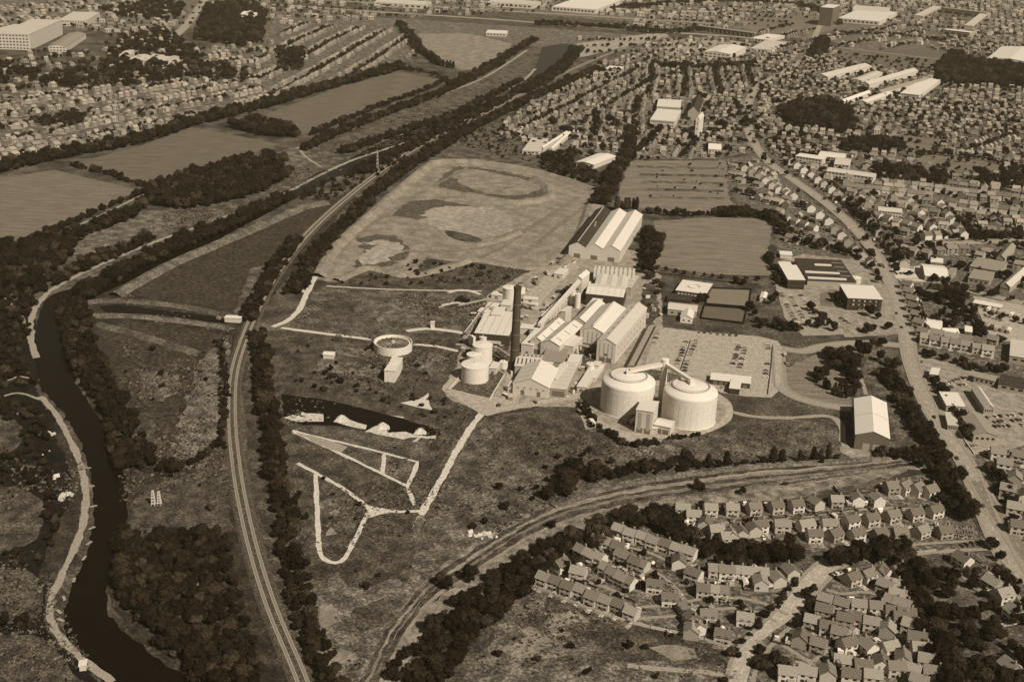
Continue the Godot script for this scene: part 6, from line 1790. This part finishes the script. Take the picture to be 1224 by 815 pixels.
# ------------------------------------------------------------------ green things
func set_trees() -> void:
	# woods and belts, left
	belt("tree in the belt along the upper edge of the left fields", [-10, 206, 60, 190, 160, 171, 230, 149, 310, 129, 400, 103, 478, 82], 22, 8, 8, 13)
	belt("hedgerow tree below the mown left field", [34, 291, 100, 262, 172, 231], 7, 6, 5, 8)
	belt("hedgerow tree between the two left fields", [86, 199, 130, 210, 176, 224, 200, 216, 300, 186], 8, 6, 4, 8)
	belt("hedgerow tree round the far end of the narrow field", [480, 83, 530, 97, 450, 130, 370, 162], 10, 7, 5, 9)
	wood("tree in the wood below the long field", [172, 228, 260, 200, 330, 190, 352, 212, 300, 236, 230, 252, 180, 248], 7.5, 8, 14)
	wood("tree in the wood at the mown field's corner", [-20, 298, 30, 292, 100, 276, 168, 244, 172, 256, 130, 276, 90, 290, 88, 306, 40, 350, -20, 352], 7.5, 8, 14)
	wood("tree in the dark clump at the narrow field's end", [272, 152, 300, 148, 350, 154, 362, 166, 318, 164], 7, 9, 14)
	wood("bush in the thicket at the left edge", [-20, 350, 40, 350, 60, 340, 36, 372, 30, 440, 45, 462, -20, 468], 6, 4, 8, 0.85, 2)
	belt("tree along the river's right bank", [96, 358, 130, 338, 190, 306, 250, 281, 300, 258, 345, 238], 17, 7, 7, 12)
	belt("tree between towpath and upper meadow", [60, 340, 110, 316, 160, 296, 176, 286], 16, 7, 6, 10)
	belt("tree along the lane by the left fields", [362, 180, 440, 146, 530, 112, 600, 76], 12, 7, 6, 11)
	belt("tree between lane and river", [410, 184, 480, 160, 550, 136, 620, 98], 12, 7, 6, 10)
	belt("tree along the river above the railway", [430, 208, 490, 176, 550, 146, 600, 122], 13, 7, 6, 10)
	belt("tree on the upper lane's far side", [540, 104, 580, 84, 640, 48], 16, 8, 7, 12)
	belt("tree on the river's right bank in the distance", [620, 112, 650, 98, 676, 78, 690, 60], 22, 8, 7, 12)
	belt("tree in the belt right of the railway", [350, 352, 384, 302, 420, 262, 456, 226, 510, 188, 560, 158, 610, 132, 660, 108, 715, 84], 13, 7, 7, 11)
	belt("tree left of the railway by the dark meadow", [296, 384, 312, 352, 332, 318, 354, 290], 12, 7, 6, 9)
	belt("tree in the belt right of the railway by the pond", [308, 402, 312, 434, 318, 474, 325, 524, 333, 574, 344, 634], 11, 6, 5, 9)
	belt("tree in the belt right of the near railway", [340, 644, 352, 694, 370, 754, 394, 829], 11, 5.5, 4, 8)
	belt("tree on the near river's right bank", [84, 366, 96, 420, 118, 460, 140, 500, 158, 560], 19, 6, 5, 10)
	belt("tree in the line below the dark sunken meadow", [160, 556, 200, 560, 215, 562], 10, 6, 5, 8)
	belt("bush in the line beside the dry slope", [228, 556, 246, 546, 262, 534], 6, 5, 4, 6, 2)
	belt("bush in the row beside the near railway", [262, 410, 268, 440, 266, 500, 262, 530], 5, 5, 3, 5, 2)
	wood("tree in the dark wood of the near left", [140, 640, 200, 644, 215, 640, 272, 644, 282, 690, 296, 740, 316, 830, 240, 830, 188, 770, 150, 730, 132, 690], 4.4, 4.5, 9, 0.97)
	wood("bush between the round grass plots", [-20, 545, 20, 545, 40, 540, 64, 560, 74, 620, 60, 680, 46, 690, 54, 640, 44, 585, -20, 575], 6, 3, 6, 0.8, 2)
	wood("bush above the third round plot", [-20, 662, 30, 660, 50, 672, 44, 682, -20, 680], 6, 3, 6, 0.8, 2)
	wood("bush below the third round plot", [-20, 742, 30, 742, 40, 752, -20, 760], 6, 3, 6, 0.8, 2)
	wood("bush above the upper round plot", [-20, 482, 40, 484, 60, 520, 62, 552, 30, 540, 24, 505, -20, 494], 6, 3, 6, 0.8, 2)
	# far left town woods
	wood("tree in the hospital wood", [-20, 100, 0, 76, 50, 90, 120, 76, 150, 42, 195, 36, 225, 56, 240, 70, 292, 88, 316, 96, 220, 98, 110, 108, 40, 100], 11, 8, 14, 0.55)
	wood("tree in the wood right of the upper left street", [232, 48, 246, 8, 300, 4, 318, 18, 314, 48, 290, 58], 11, 10, 16, 0.85)
	wood("tree in the grounds by the upper left street", [110, 12, 180, 2, 226, 8, 210, 26, 150, 22], 13, 9, 14, 0.7)
	wood("garden tree on the far left", [330, 60, 362, 60, 362, 84, 334, 86], 9, 7, 12)
	wood("garden tree on the near far left", [30, 146, 90, 134, 108, 150, 60, 152], 9, 6, 10)
	belt("poplar in the row beside the pale bare field", [500, 62, 516, 72, 524, 78, 544, 82], 5, 7, 12, 16, 1)
	belt("tree at the bare field's corner", [478, 30, 492, 48, 500, 62], 16, 9, 8, 12)
	# town
	wood("tree in the wood beyond the main road", [930, 132, 964, 124, 990, 122, 1018, 138, 1020, 160, 985, 158, 940, 148], 8, 10, 15)
	wood("tree in the park at the upper right", [1120, 84, 1140, 62, 1160, 74, 1224, 82, 1290, 86, 1290, 104, 1210, 106, 1120, 100], 9, 11, 17)
	wood("tree in the row behind the parade", [1008, 172, 1050, 168, 1082, 176, 1076, 184, 1010, 182], 8, 9, 13)
	wood("tree in the grove above the pale gables", [1044, 200, 1076, 204, 1130, 212, 1128, 222, 1074, 220, 1046, 212], 8, 9, 14)
	wood("tree in the clump by the playing field", [1162, 220, 1172, 204, 1184, 216, 1200, 206, 1290, 206, 1290, 226, 1180, 226], 9, 8, 13)
	belt("hedge tree at the playing field", [1076, 180, 1110, 185, 1150, 188, 1214, 200], 6, 7, 5, 8)
	belt("tree along the hedge at the right edge", [1150, 270, 1162, 284, 1224, 284, 1280, 286], 12, 7, 6, 10)
	wood("tree in the garden wood below the garage", [1108, 342, 1150, 346, 1160, 360, 1150, 372, 1120, 364], 7, 6, 11)
	belt("tree between gardens and the coach yard", [1150, 372, 1166, 384, 1172, 404], 8, 6, 5, 9)
	wood("tree among the gardens by the yard", [1120, 372, 1160, 374, 1166, 394, 1130, 386], 7, 4, 8, 0.6)
	belt("tree in the row right of the main road", [1016, 246, 1038, 266, 1062, 292, 1078, 318], 9, 7, 7, 11)
	belt("tree beside the main road below the parade", [992, 224, 1008, 238, 1020, 246], 9, 8, 6, 10)
	belt("tree in the row along the yard street", [1104, 424, 1140, 436, 1176, 446, 1200, 446], 10, 7, 5, 9)
	wood("tree by the far bend of the main road", [964, 72, 976, 48, 990, 50, 990, 68], 11, 10, 15)
	belt("tree row beyond the middle town", [782, 79, 850, 82, 900, 78], 16, 8, 7, 12)
	belt("far trees by the viaduct", [640, 30, 730, 34, 790, 40, 840, 36], 26, 11, 8, 13)
	belt("far trees along the top", [730, 12, 860, 2, 960, 8, 1000, 30], 26, 13, 8, 13)
	belt("far trees beside the stadium", [1000, 40, 1080, 44, 1130, 50], 14, 11, 6, 11)
	belt("tree beside the street in the middle town", [754, 160, 750, 186, 738, 206, 726, 230, 716, 246], 14, 7, 7, 12)
	wood("tree in the belt above the lagoon field", [644, 190, 664, 184, 690, 204, 724, 212, 738, 206, 736, 224, 690, 218, 652, 208], 8, 6, 11)
	wood("tree round the recreation ground", [676, 186, 692, 180, 692, 190, 680, 194], 8, 8, 12)
	spot_trees("solitary tree in the middle town", [660, 150, 728, 148, 736, 150, 820, 146, 850, 133, 862, 155, 880, 130, 890, 150, 840, 120, 720, 180, 742, 184, 896, 152, 905, 158], 12)
	# round the sports field and works
	wood("tree in the tall clump beside the three-gabled store", [772, 284, 782, 282, 790, 290, 790, 306, 784, 322, 772, 328, 764, 326, 766, 308], 7, 9, 13, 0.95)
	belt("tree in the hedge beyond the sports field", [770, 254, 800, 258, 850, 258, 900, 260], 8, 6, 6, 9)
	belt("large tree at the sports field's far corner", [860, 258, 900, 258, 928, 266], 13, 7, 8, 12)
	belt("poplar behind the three-gabled store", [736, 252, 742, 250, 748, 250, 760, 250], 4, 5, 12, 16, 1)
	belt("tree in the belt right of the sports field", [926, 262, 944, 284, 960, 292, 1000, 300, 1030, 310], 16, 8, 5, 10)
	belt("tree beside the left office block", [917, 308, 926, 326, 936, 342], 8, 6, 5, 8)
	spot_trees("small tree in the row along the sports field's lower edge", [786, 322, 796, 325, 808, 326, 818, 328, 830, 329, 842, 331, 864, 333, 878, 334, 892, 335, 906, 336, 852, 332], 5)
	spot_trees("tree in the grounds of the offices", [968, 372, 974, 376, 982, 384, 990, 390, 996, 396, 978, 392, 966, 390, 956, 396, 1000, 362, 1006, 368, 936, 396, 946, 396, 928, 392, 912, 392, 1036, 398, 1044, 396, 1062, 394, 1040, 378, 1050, 382, 922, 364, 1048, 330, 1042, 322, 1050, 338, 1026, 300, 1032, 306, 1040, 310], 9)
	spot_trees("tree by the games court", [896, 372, 902, 378, 904, 386, 928, 356, 880, 340, 888, 341, 836, 362, 842, 360, 780, 330, 784, 340, 776, 334, 790, 344, 786, 352], 7)
	spot_trees("tree in the copse on the works lawn", [988, 426, 992, 430, 1000, 434, 998, 442, 1008, 440, 1014, 446, 1018, 452, 1020, 460, 1016, 436, 1014, 426, 1026, 420, 1032, 428, 1022, 466, 1004, 428, 996, 438, 1012, 434, 1016, 444, 1020, 446, 1024, 456], 11)
	spot_trees("bushy tree left in the works lawn", [978, 452, 980, 458, 976, 448, 984, 454, 974, 456], 9)
	spot_trees("small conifer in the group on the works lawn", [990, 466, 996, 472, 1002, 474, 1006, 476, 1012, 476, 1016, 474, 1004, 468, 986, 464, 998, 468, 1010, 470, 1020, 474], 8, 1)
	belt("tree in the dark belt between slope and main road", [1050, 448, 1066, 456, 1080, 484, 1092, 506, 1110, 530, 1122, 540], 12, 6, 6, 9)
	belt("tree in the hedge below the grass slope", [1050, 548, 1080, 548, 1120, 542], 11, 6, 5, 9)
	wood("tree in the dark wood by the road bridge", [1098, 556, 1130, 548, 1142, 572, 1156, 610, 1162, 632, 1146, 634, 1122, 598], 6.5, 7, 11)
	belt("tree right of the main road at the yards", [1118, 456, 1128, 478, 1144, 498, 1160, 524], 5, 6, 4, 8)
	belt("tree right of the main road below the bridge", [1184, 560, 1204, 596, 1226, 632, 1250, 664], 6, 7, 5, 9)
	belt("tree beside the main road by the garage", [1094, 350, 1096, 370, 1100, 392, 1108, 404], 7, 7, 5, 8)
	spot_trees("roadside tree by the copse drive", [1038, 418, 1052, 432, 1060, 436, 1070, 440, 1044, 412, 1054, 414], 7)
	# below the silos
	belt("clipped bush round the silo apron", [696, 488, 704, 500, 716, 514, 730, 522], 5, 4, 4, 6, 2)
	belt("clipped bush in the line before the loading bays", [732, 524, 746, 530, 764, 536, 786, 531], 5, 4, 4, 6, 2)
	belt("low bush in the line before the right silo", [800, 526, 820, 524, 840, 522], 4, 4, 3, 4, 2)
	wood("tree in the wood at the sidings' bend", [644, 606, 656, 584, 680, 566, 700, 558, 724, 560, 726, 576, 690, 588, 660, 604], 6.5, 7, 12, 0.95)
	belt("tree in the row along the old sidings' top edge", [724, 572, 760, 564, 790, 562, 830, 558], 9, 6, 4, 8)
	belt("bush in the row along the old sidings", [830, 557, 880, 556, 940, 553, 1000, 551], 6, 6, 3, 5, 2)
	spot_trees("tall poplar in the row above the old sidings", [846, 558, 868, 557, 924, 554, 934, 553, 956, 552, 972, 551, 981, 550, 990, 549], 11, 1)
	spot_trees("round tree standing in the old sidings", [833, 585, 840, 588, 755, 558, 770, 556, 888, 592, 660, 632], 6)
	belt("tree in the near dark belt, lower end", [498, 822, 516, 792, 540, 762, 570, 733], 26, 6, 5, 9)
	belt("tree in the near dark belt, middle", [570, 733, 612, 703, 652, 676, 692, 653], 22, 6, 5, 9)
	belt("tree in the near dark belt, upper end", [692, 653, 730, 636, 765, 622, 795, 628], 15, 6, 5, 9)
	belt("tree in the coppery wood between the estates", [782, 622, 820, 648, 850, 664, 886, 674], 16, 6, 6, 9)
	belt("tree in the dark group below the upper rows", [884, 668, 910, 668, 952, 664], 16, 6, 6, 10)
	spot_trees("tree in the near belt's gaps", [536, 706, 530, 700, 550, 722, 560, 695], 8)
	belt("tree in the dark hedge above the lower estate", [990, 674, 1020, 668, 1060, 664, 1082, 664], 12, 6, 7, 10)
	belt("tree in the tall hedge beside the lower estate", [1080, 672, 1090, 702, 1106, 740, 1120, 775, 1146, 830], 14, 6, 7, 11)
	belt("bush in the hedge along the estate road", [878, 786, 884, 772, 896, 756, 912, 742, 928, 726, 944, 706, 956, 692], 4, 4, 2.5, 4, 2)
	belt("bush beside the estate road's lower bend", [906, 784, 914, 778, 902, 800], 4, 4, 3, 5, 2)
	spot_trees("garden tree in the lower right estate", [960, 740, 966, 732, 972, 724, 952, 752, 962, 716, 972, 708, 926, 790, 932, 796, 912, 802, 1000, 800], 6)
	spot_trees("garden tree in the left estate", [716, 700, 748, 710, 764, 704, 776, 706, 786, 696, 782, 690, 820, 700, 850, 722, 884, 724, 888, 730, 840, 748, 856, 752, 736, 718, 698, 700, 662, 690], 4.5)
	wood("tree in the overgrown gardens at the lower right", [1110, 690, 1170, 680, 1224, 740, 1290, 800, 1290, 830, 1160, 830, 1120, 760], 8.5, 5, 10, 0.5)
	belt("tree beside the main road in the lower right", [1196, 690, 1210, 720, 1230, 750], 10, 7, 6, 10)
	# scrub
	wood("thorn bush in the near scrub field", [560, 815, 620, 720, 860, 775, 880, 825], 17, 2.5, 5, 0.4, 2)
	wood("thorn bush in the rough pasture", [600, 500, 735, 530, 735, 556, 620, 610, 560, 640], 14, 2.5, 5.5, 0.55, 2)
	wood("bush on the waste ground by the works road", [350, 560, 490, 600, 490, 690, 400, 740, 350, 690], 14, 2, 4, 0.45, 2)
	wood("bush by the pond and clarifier", [340, 440, 530, 476, 560, 492, 520, 520, 470, 486, 345, 466], 9, 2, 4.5, 0.6, 2)
	wood("bush round the clarifier tank", [340, 404, 450, 410, 540, 420, 530, 460, 345, 440], 14, 2, 4, 0.35, 2)
	wood("bush behind the works", [396, 342, 500, 312, 640, 326, 570, 345], 9, 2, 5, 0.45, 2)
	wood("bush on the river and railway land", [120, 400, 280, 400, 280, 640, 150, 640], 18, 2, 5, 0.3, 2)
	wood("bush on the old sidings", [640, 620, 1100, 552, 1110, 560, 830, 600, 600, 690], 15, 1.5, 4, 0.35, 2)
	wood("bush above the lagoon field", [540, 170, 590, 150, 648, 186, 636, 200], 10, 2, 5, 0.6, 2)
	wood("bush along the middle river", [340, 240, 500, 170, 620, 110, 610, 120, 400, 240], 8, 3, 7, 0.7, 2)
	wood("bush among the allotments", [756, 196, 868, 196, 872, 240, 780, 244], 18, 2, 4, 0.4, 2)
	# rough growth: tussocks and weeds that break up the open ground
	tussocks("tussock grass and weeds on the rough ground", [[340, 400, 560, 402, 560, 492, 500, 690, 430, 800, 380, 815, 350, 700], [505, 620, 590, 500, 735, 530, 735, 560, 560, 660], [560, 800, 640, 706, 880, 780, 880, 825], [740, 530, 1000, 502, 1010, 545, 740, 562], [1035, 430, 1090, 490, 1112, 530, 1062, 542], [150, 350, 290, 400, 280, 640, 140, 640], [-20, 480, 50, 480, 100, 560, 60, 700, 120, 815, -20, 825], [350, 392, 372, 352, 575, 350, 560, 396], [396, 343, 490, 333, 510, 308, 640, 324, 575, 348], [540, 168, 590, 148, 650, 190, 640, 203], [60, 330, 330, 190, 600, 70, 630, 110, 330, 240]], 2.1)

func tussocks(label: String, areas: Array, gap: float) -> void:
	var b := MB.new()
	var r := RandomNumberGenerator.new()
	r.seed = 77
	for k in 16:
		var a := r.randf() * TAU
		var p := Vector3(cos(a), 0, sin(a)) * r.randf() * 0.6
		var lean := Vector3(r.randf_range(-0.4, 0.4), r.randf_range(0.35, 0.9), r.randf_range(-0.4, 0.4))
		var w := Vector3(-sin(a), 0, cos(a)) * 0.3
		b.tri3(p - w, p + w, p + lean, Vector3(0, 1, 0.2), Vector3(0, 1, 0), Vector3(0, 1, -0.2))
	var list := []
	for flat in areas:
		var a := within(L(flat))
		var box: Rect2 = a[1]
		var n := int(box.get_area() / (gap * gap))
		for i in n:
			var q := Vector2(rng.randf_range(box.position.x, box.end.x), rng.randf_range(box.position.y, box.end.y))
			var f := 1.3 * wobble.get_noise_2d(q.x * 0.9, q.y * 0.9) + 0.8 * wobble.get_noise_2d(q.x * 5.0, q.y * 5.0)
			if f < rng.randf_range(0.0, 0.45) or not Geometry2D.is_point_in_polygon(q, a[0]):
				continue
			var s := rng.randf_range(0.6, 1.9)
			list.append([Transform3D(Basis(Vector3.UP, rng.randf() * TAU).scaled(Vector3(s, s * 0.8, s)), Vector3(q.x, 0, q.y)), tone_lin(rng.randf_range(0.05, 0.2))])
	copies("rough_grass", label, "grass", b.mesh(M.tint), list)
	print("tussocks ", list.size())

# ------------------------------------------------------------------ vehicles
func set_vehicles() -> void:
	level += 0.01
	parked("in the left bay of the works car park, nearer side", [806, 446, 820, 410], 12)
	parked("in the left bay of the works car park, farther side", [816, 448, 832, 408], 12)
	parked("in the middle bay of the works car park, left side", [876, 436, 884, 414], 9)
	parked("in the middle bay of the works car park, right side", [884, 440, 892, 414], 9)
	parked("along the right edge of the works car park", [916, 452, 918, 414], 11)
	parked("at the far edge of the works car park", [836, 398, 880, 402], 7, 80)
	parked("beside the flume", [786, 400, 780, 416], 4)
	parked("in front of the long car park shed", [852, 462, 870, 465], 4, 90)
	parked("in the office car park, left line", [934, 352, 952, 386], 11)
	parked("in the office car park, middle line", [942, 350, 962, 384], 11)
	parked("in the office car park, right line", [958, 354, 974, 380], 8)
	parked("before the large office block", [1006, 382, 1030, 396], 6, 60)
	parked("by the office block's lower verge", [1000, 388, 1020, 400], 4, 60)
	parked("on the main road by the offices", [1056, 332, 1078, 392], 5, 0, "parked_car", 0.2)
	parked("on the main road's lower stretch", [1118, 500, 1176, 606], 5, 0, "parked_car", 0.3)
	parked("on the main road's upper stretch", [960, 222, 1046, 304], 7, 0, "parked_car", 0.3)
	parked("at the white garage", [1072, 328, 1096, 327], 6)
	parked("in the vehicle yard at the right, upper line", [1180, 500, 1222, 496], 9)
	parked("in the vehicle yard at the right, middle line", [1184, 506, 1222, 503], 8)
	parked("in the vehicle yard at the right, lower line", [1190, 511, 1222, 509], 7)
	parked("in the scrap heap of cars by the workshop", [1122, 463, 1136, 458], 5)
	parked("second line in the scrap heap of cars by the workshop", [1124, 468, 1152, 460], 7)
	parked("third line in the scrap heap of cars by the workshop", [1140, 456, 1154, 452], 5)
	parked("in the left estate's parking court", [756, 684, 772, 690], 5)
	parked("second line in the left estate's parking court", [762, 696, 778, 702], 4)
	parked("on the cul-de-sac of the left estate", [800, 700, 812, 714], 3)
	parked("in the drives of the short terrace", [846, 720, 872, 722], 4)
	parked("in the drives of the upper row", [856, 626, 1040, 610], 12, 90, "parked_car", 0.3)
	parked("in the drives across the street", [912, 644, 986, 642], 7)
	parked("outside the joined gables of the close", [992, 716, 1056, 724], 5, 30)
	parked("by the main road's service street", [1150, 654, 1176, 648], 5)
	parked("among the lower right gardens", [1140, 668, 1158, 672], 3)
	parked("in the coach yard, left line", [1176, 378, 1196, 384], 6)
	parked("before the front hall of the works", [640, 482, 676, 474], 5)
	parked("by the works lawn", [939, 426, 941, 436], 2, 0, "delivery_van", 0)
	parked("by the loading tower", [752, 504, 758, 506], 2, 90, "lorry", 0)
	parked("on the concrete yard", [640, 340, 668, 318], 3, 40, "lorry", 0)
	parked("in the coach yard, upper line", [1182, 372, 1216, 380], 6, 90, "lorry", 0)
	parked("in the coach yard, lower line", [1178, 392, 1206, 398], 5, 90, "lorry", 0)
	parked("on the lay-by before the silos", [694, 486, 708, 508], 2, 0, "lorry", 0)
	parked("by the railway sluice", [262, 383, 268, 384], 2, 0, "delivery_van", 0)

# ------------------------------------------------------------------ small things
func fence(where: String, flat: Array, h: float, m: Material, called := "fence") -> void:
	var pts := smooth(L(flat), 8.0)
	var o := thing(called, "%s %s" % [called.replace("_", " "), where], "fence", pts[0])
	var b := MB.new()
	var c := MB.new()
	for i in pts.size() - 1:
		b.bar(pts[i] - pts[0] + Vector3.UP * h * 0.5, pts[i + 1] - pts[0] + Vector3.UP * h * 0.5, 0.12, h)
	for p in pts:
		c.box(p - pts[0] + Vector3.UP * h * 0.55, Vector3(0.25, h * 1.1, 0.25))
	part("panels", b, m, o)
	part("posts", c, M.wall_dark, o)

func set_small_things() -> void:
	fence("between the estate gardens and the near scrub field", [642, 704, 690, 724, 752, 745, 800, 756, 842, 766, 876, 778], 1.8, M.wall, "pale_boundary_wall")
	fence("behind the upper row of houses", [836, 606, 940, 600, 1000, 592, 1044, 590, 1086, 566], 1.8, M.wall_dark)
	fence("zigzag between the upper gardens", [996, 583, 1008, 597, 1020, 601, 1022, 608], 1.8, M.wall_dark)
	fence("along the sports field's lower edge", [782, 326, 830, 333, 872, 338, 906, 341], 1.5, M.wall_dark)
	fence("round the lower right crescent", [950, 792, 975, 799, 996, 788, 1010, 777], 1.2, M.white, "white_garden_wall")
	fence("between street and lower hedge", [1010, 668, 1060, 665, 1120, 659], 1.6, M.wall_mid)
	fence("beside the works car park's right edge", [924, 414, 922, 440, 918, 472], 1.4, M.wall_dark)
	fence("in the left bay of the works car park", [812, 447, 826, 408], 1.2, M.wall_dark)
	fence("on the upper street's far side", [880, 624, 950, 619, 1020, 610], 1.4, M.wall_dark)
	fence("between plots of the second row", [926, 640, 928, 656], 1.6, M.wall_dark)
	# masts and posts
	for d in [[183, 604, 586, "left one of two pale lattice masts by the river"], [190, 603, 587, "right one of two pale lattice masts by the river"], [451, 203, 180, "slim signal mast beside the railway"]]:
		var h := tall(d[0], d[1], d[2])
		var o := thing("mast", d[3], "mast", P(d[0], d[1]))
		var b := MB.new()
		for s in [[-1, -1], [1, -1], [1, 1], [-1, 1]]:
			b.bar(Vector3(s[0] * 1.0, 0, s[1] * 1.0), Vector3(s[0] * 0.3, h, s[1] * 0.3), 0.25, 0.25)
		part("legs", b, M.wall, o)
		for k in 5:
			b = MB.new()
			var y := h * (0.15 + 0.19 * k)
			var r := lerpf(1.0, 0.3, y / h) + 0.3
			b.box(Vector3(0, y, 0), Vector3(r * 2.0, 0.3, r * 2.0))
			part("brace", b, M.wall, o)
	# lime heaps with height along the pond
	for d in [[356, 501, 3.0, "left"], [408, 502, 4.5, "second"], [457, 511, 4.5, "third"], [502, 517, 4.0, "right"]]:
		var o := thing("lime_heap", "%s white lime heap at the black pond's edge" % d[3], "heap", P(d[0], d[1]))
		var b := MB.new()
		var hh: float = d[2]
		for s in 10:
			var a0 := TAU * s / 10.0
			var a1 := TAU * (s + 1) / 10.0
			var r0 := hh * (1.1 + 0.3 * sin(s * 2.1))
			var r1 := hh * (1.1 + 0.3 * sin(((s + 1) % 10) * 2.1))
			b.quad(Vector3(cos(a0) * r0, 0, sin(a0) * r0), Vector3(cos(a1) * r1, 0, sin(a1) * r1), Vector3(cos(a1) * r1 * 0.4, hh * 0.6, sin(a1) * r1 * 0.4), Vector3(cos(a0) * r0 * 0.4, hh * 0.6, sin(a0) * r0 * 0.4), Vector3(cos(a0), 0.5, sin(a0)))
			b.tri(Vector3(cos(a0) * r0 * 0.4, hh * 0.6, sin(a0) * r0 * 0.4), Vector3(cos(a1) * r1 * 0.4, hh * 0.6, sin(a1) * r1 * 0.4), Vector3(0.3, hh * 0.85, 0), Vector3.UP)
		part("heap", b, M.chalk, o)
	# lock gates and bank posts of the near river
	var lp := P(44, 452)
	var lo := thing("weir", "dark weir wall with pale coping beside the near river", "weir", lp)
	var ends := L([6, 458, 22, 452, 46, 456])
	for i in 2:
		var b := MB.new()
		b.bar(ends[i] - lp + Vector3.UP * 0.7, ends[i + 1] - lp + Vector3.UP * 0.7, 1.6, 1.4)
		part("wall", b, M.wall_dark, lo)
		b = MB.new()
		b.bar(ends[i] - lp + Vector3.UP * 1.5, ends[i + 1] - lp + Vector3.UP * 1.5, 0.7, 0.2)
		part("coping", b, M.wall, lo)
	var stages := L([104, 560, 108, 582, 111, 606, 109, 632, 106, 650, 100, 668, 88, 694, 76, 716, 70, 732, 72, 742])
	for i in stages.size():
		var o := thing("fishing_stage", "%s small pale fishing stage down the near river's left bank" % ORD[i], "stage", stages[i], 0.3 * i, "")
		var b := MB.new()
		b.box(Vector3(0, 0.5, 0), Vector3(4.0, 0.2, 1.4))
		part("deck", b, M.path, o)
		for s in [-1.6, 1.6]:
			b = MB.new()
			b.box(Vector3(s, 0.25, 0), Vector3(0.2, 0.5, 1.2))
			part("leg", b, M.wall_dark, o)
	var rub := L([58, 520, 52, 541, 62, 570, 82, 592, 74, 596, 240, 702, 262, 752, 566, 640, 578, 641, 588, 642])
	for i in rub.size():
		var o := thing("rubble_heap", "%s small pale rubble heap counted from the left on dark rough ground" % ORD[i], "heap", rub[i], i * 1.3)
		for k in 5:
			var b := MB.new()
			var s := 0.8 + 0.35 * ((k * 7 + i * 3) % 5)
			b.box(Vector3(((k * 5 + i) % 7 - 3) * 0.9, s * 0.3, ((k * 3 + i) % 5 - 2) * 0.8), Vector3(s * 1.4, s * 0.7, s), Basis.from_euler(Vector3(0.3 * k, k * 1.1, 0.2)))
			part("stone", b, M.wall, o)
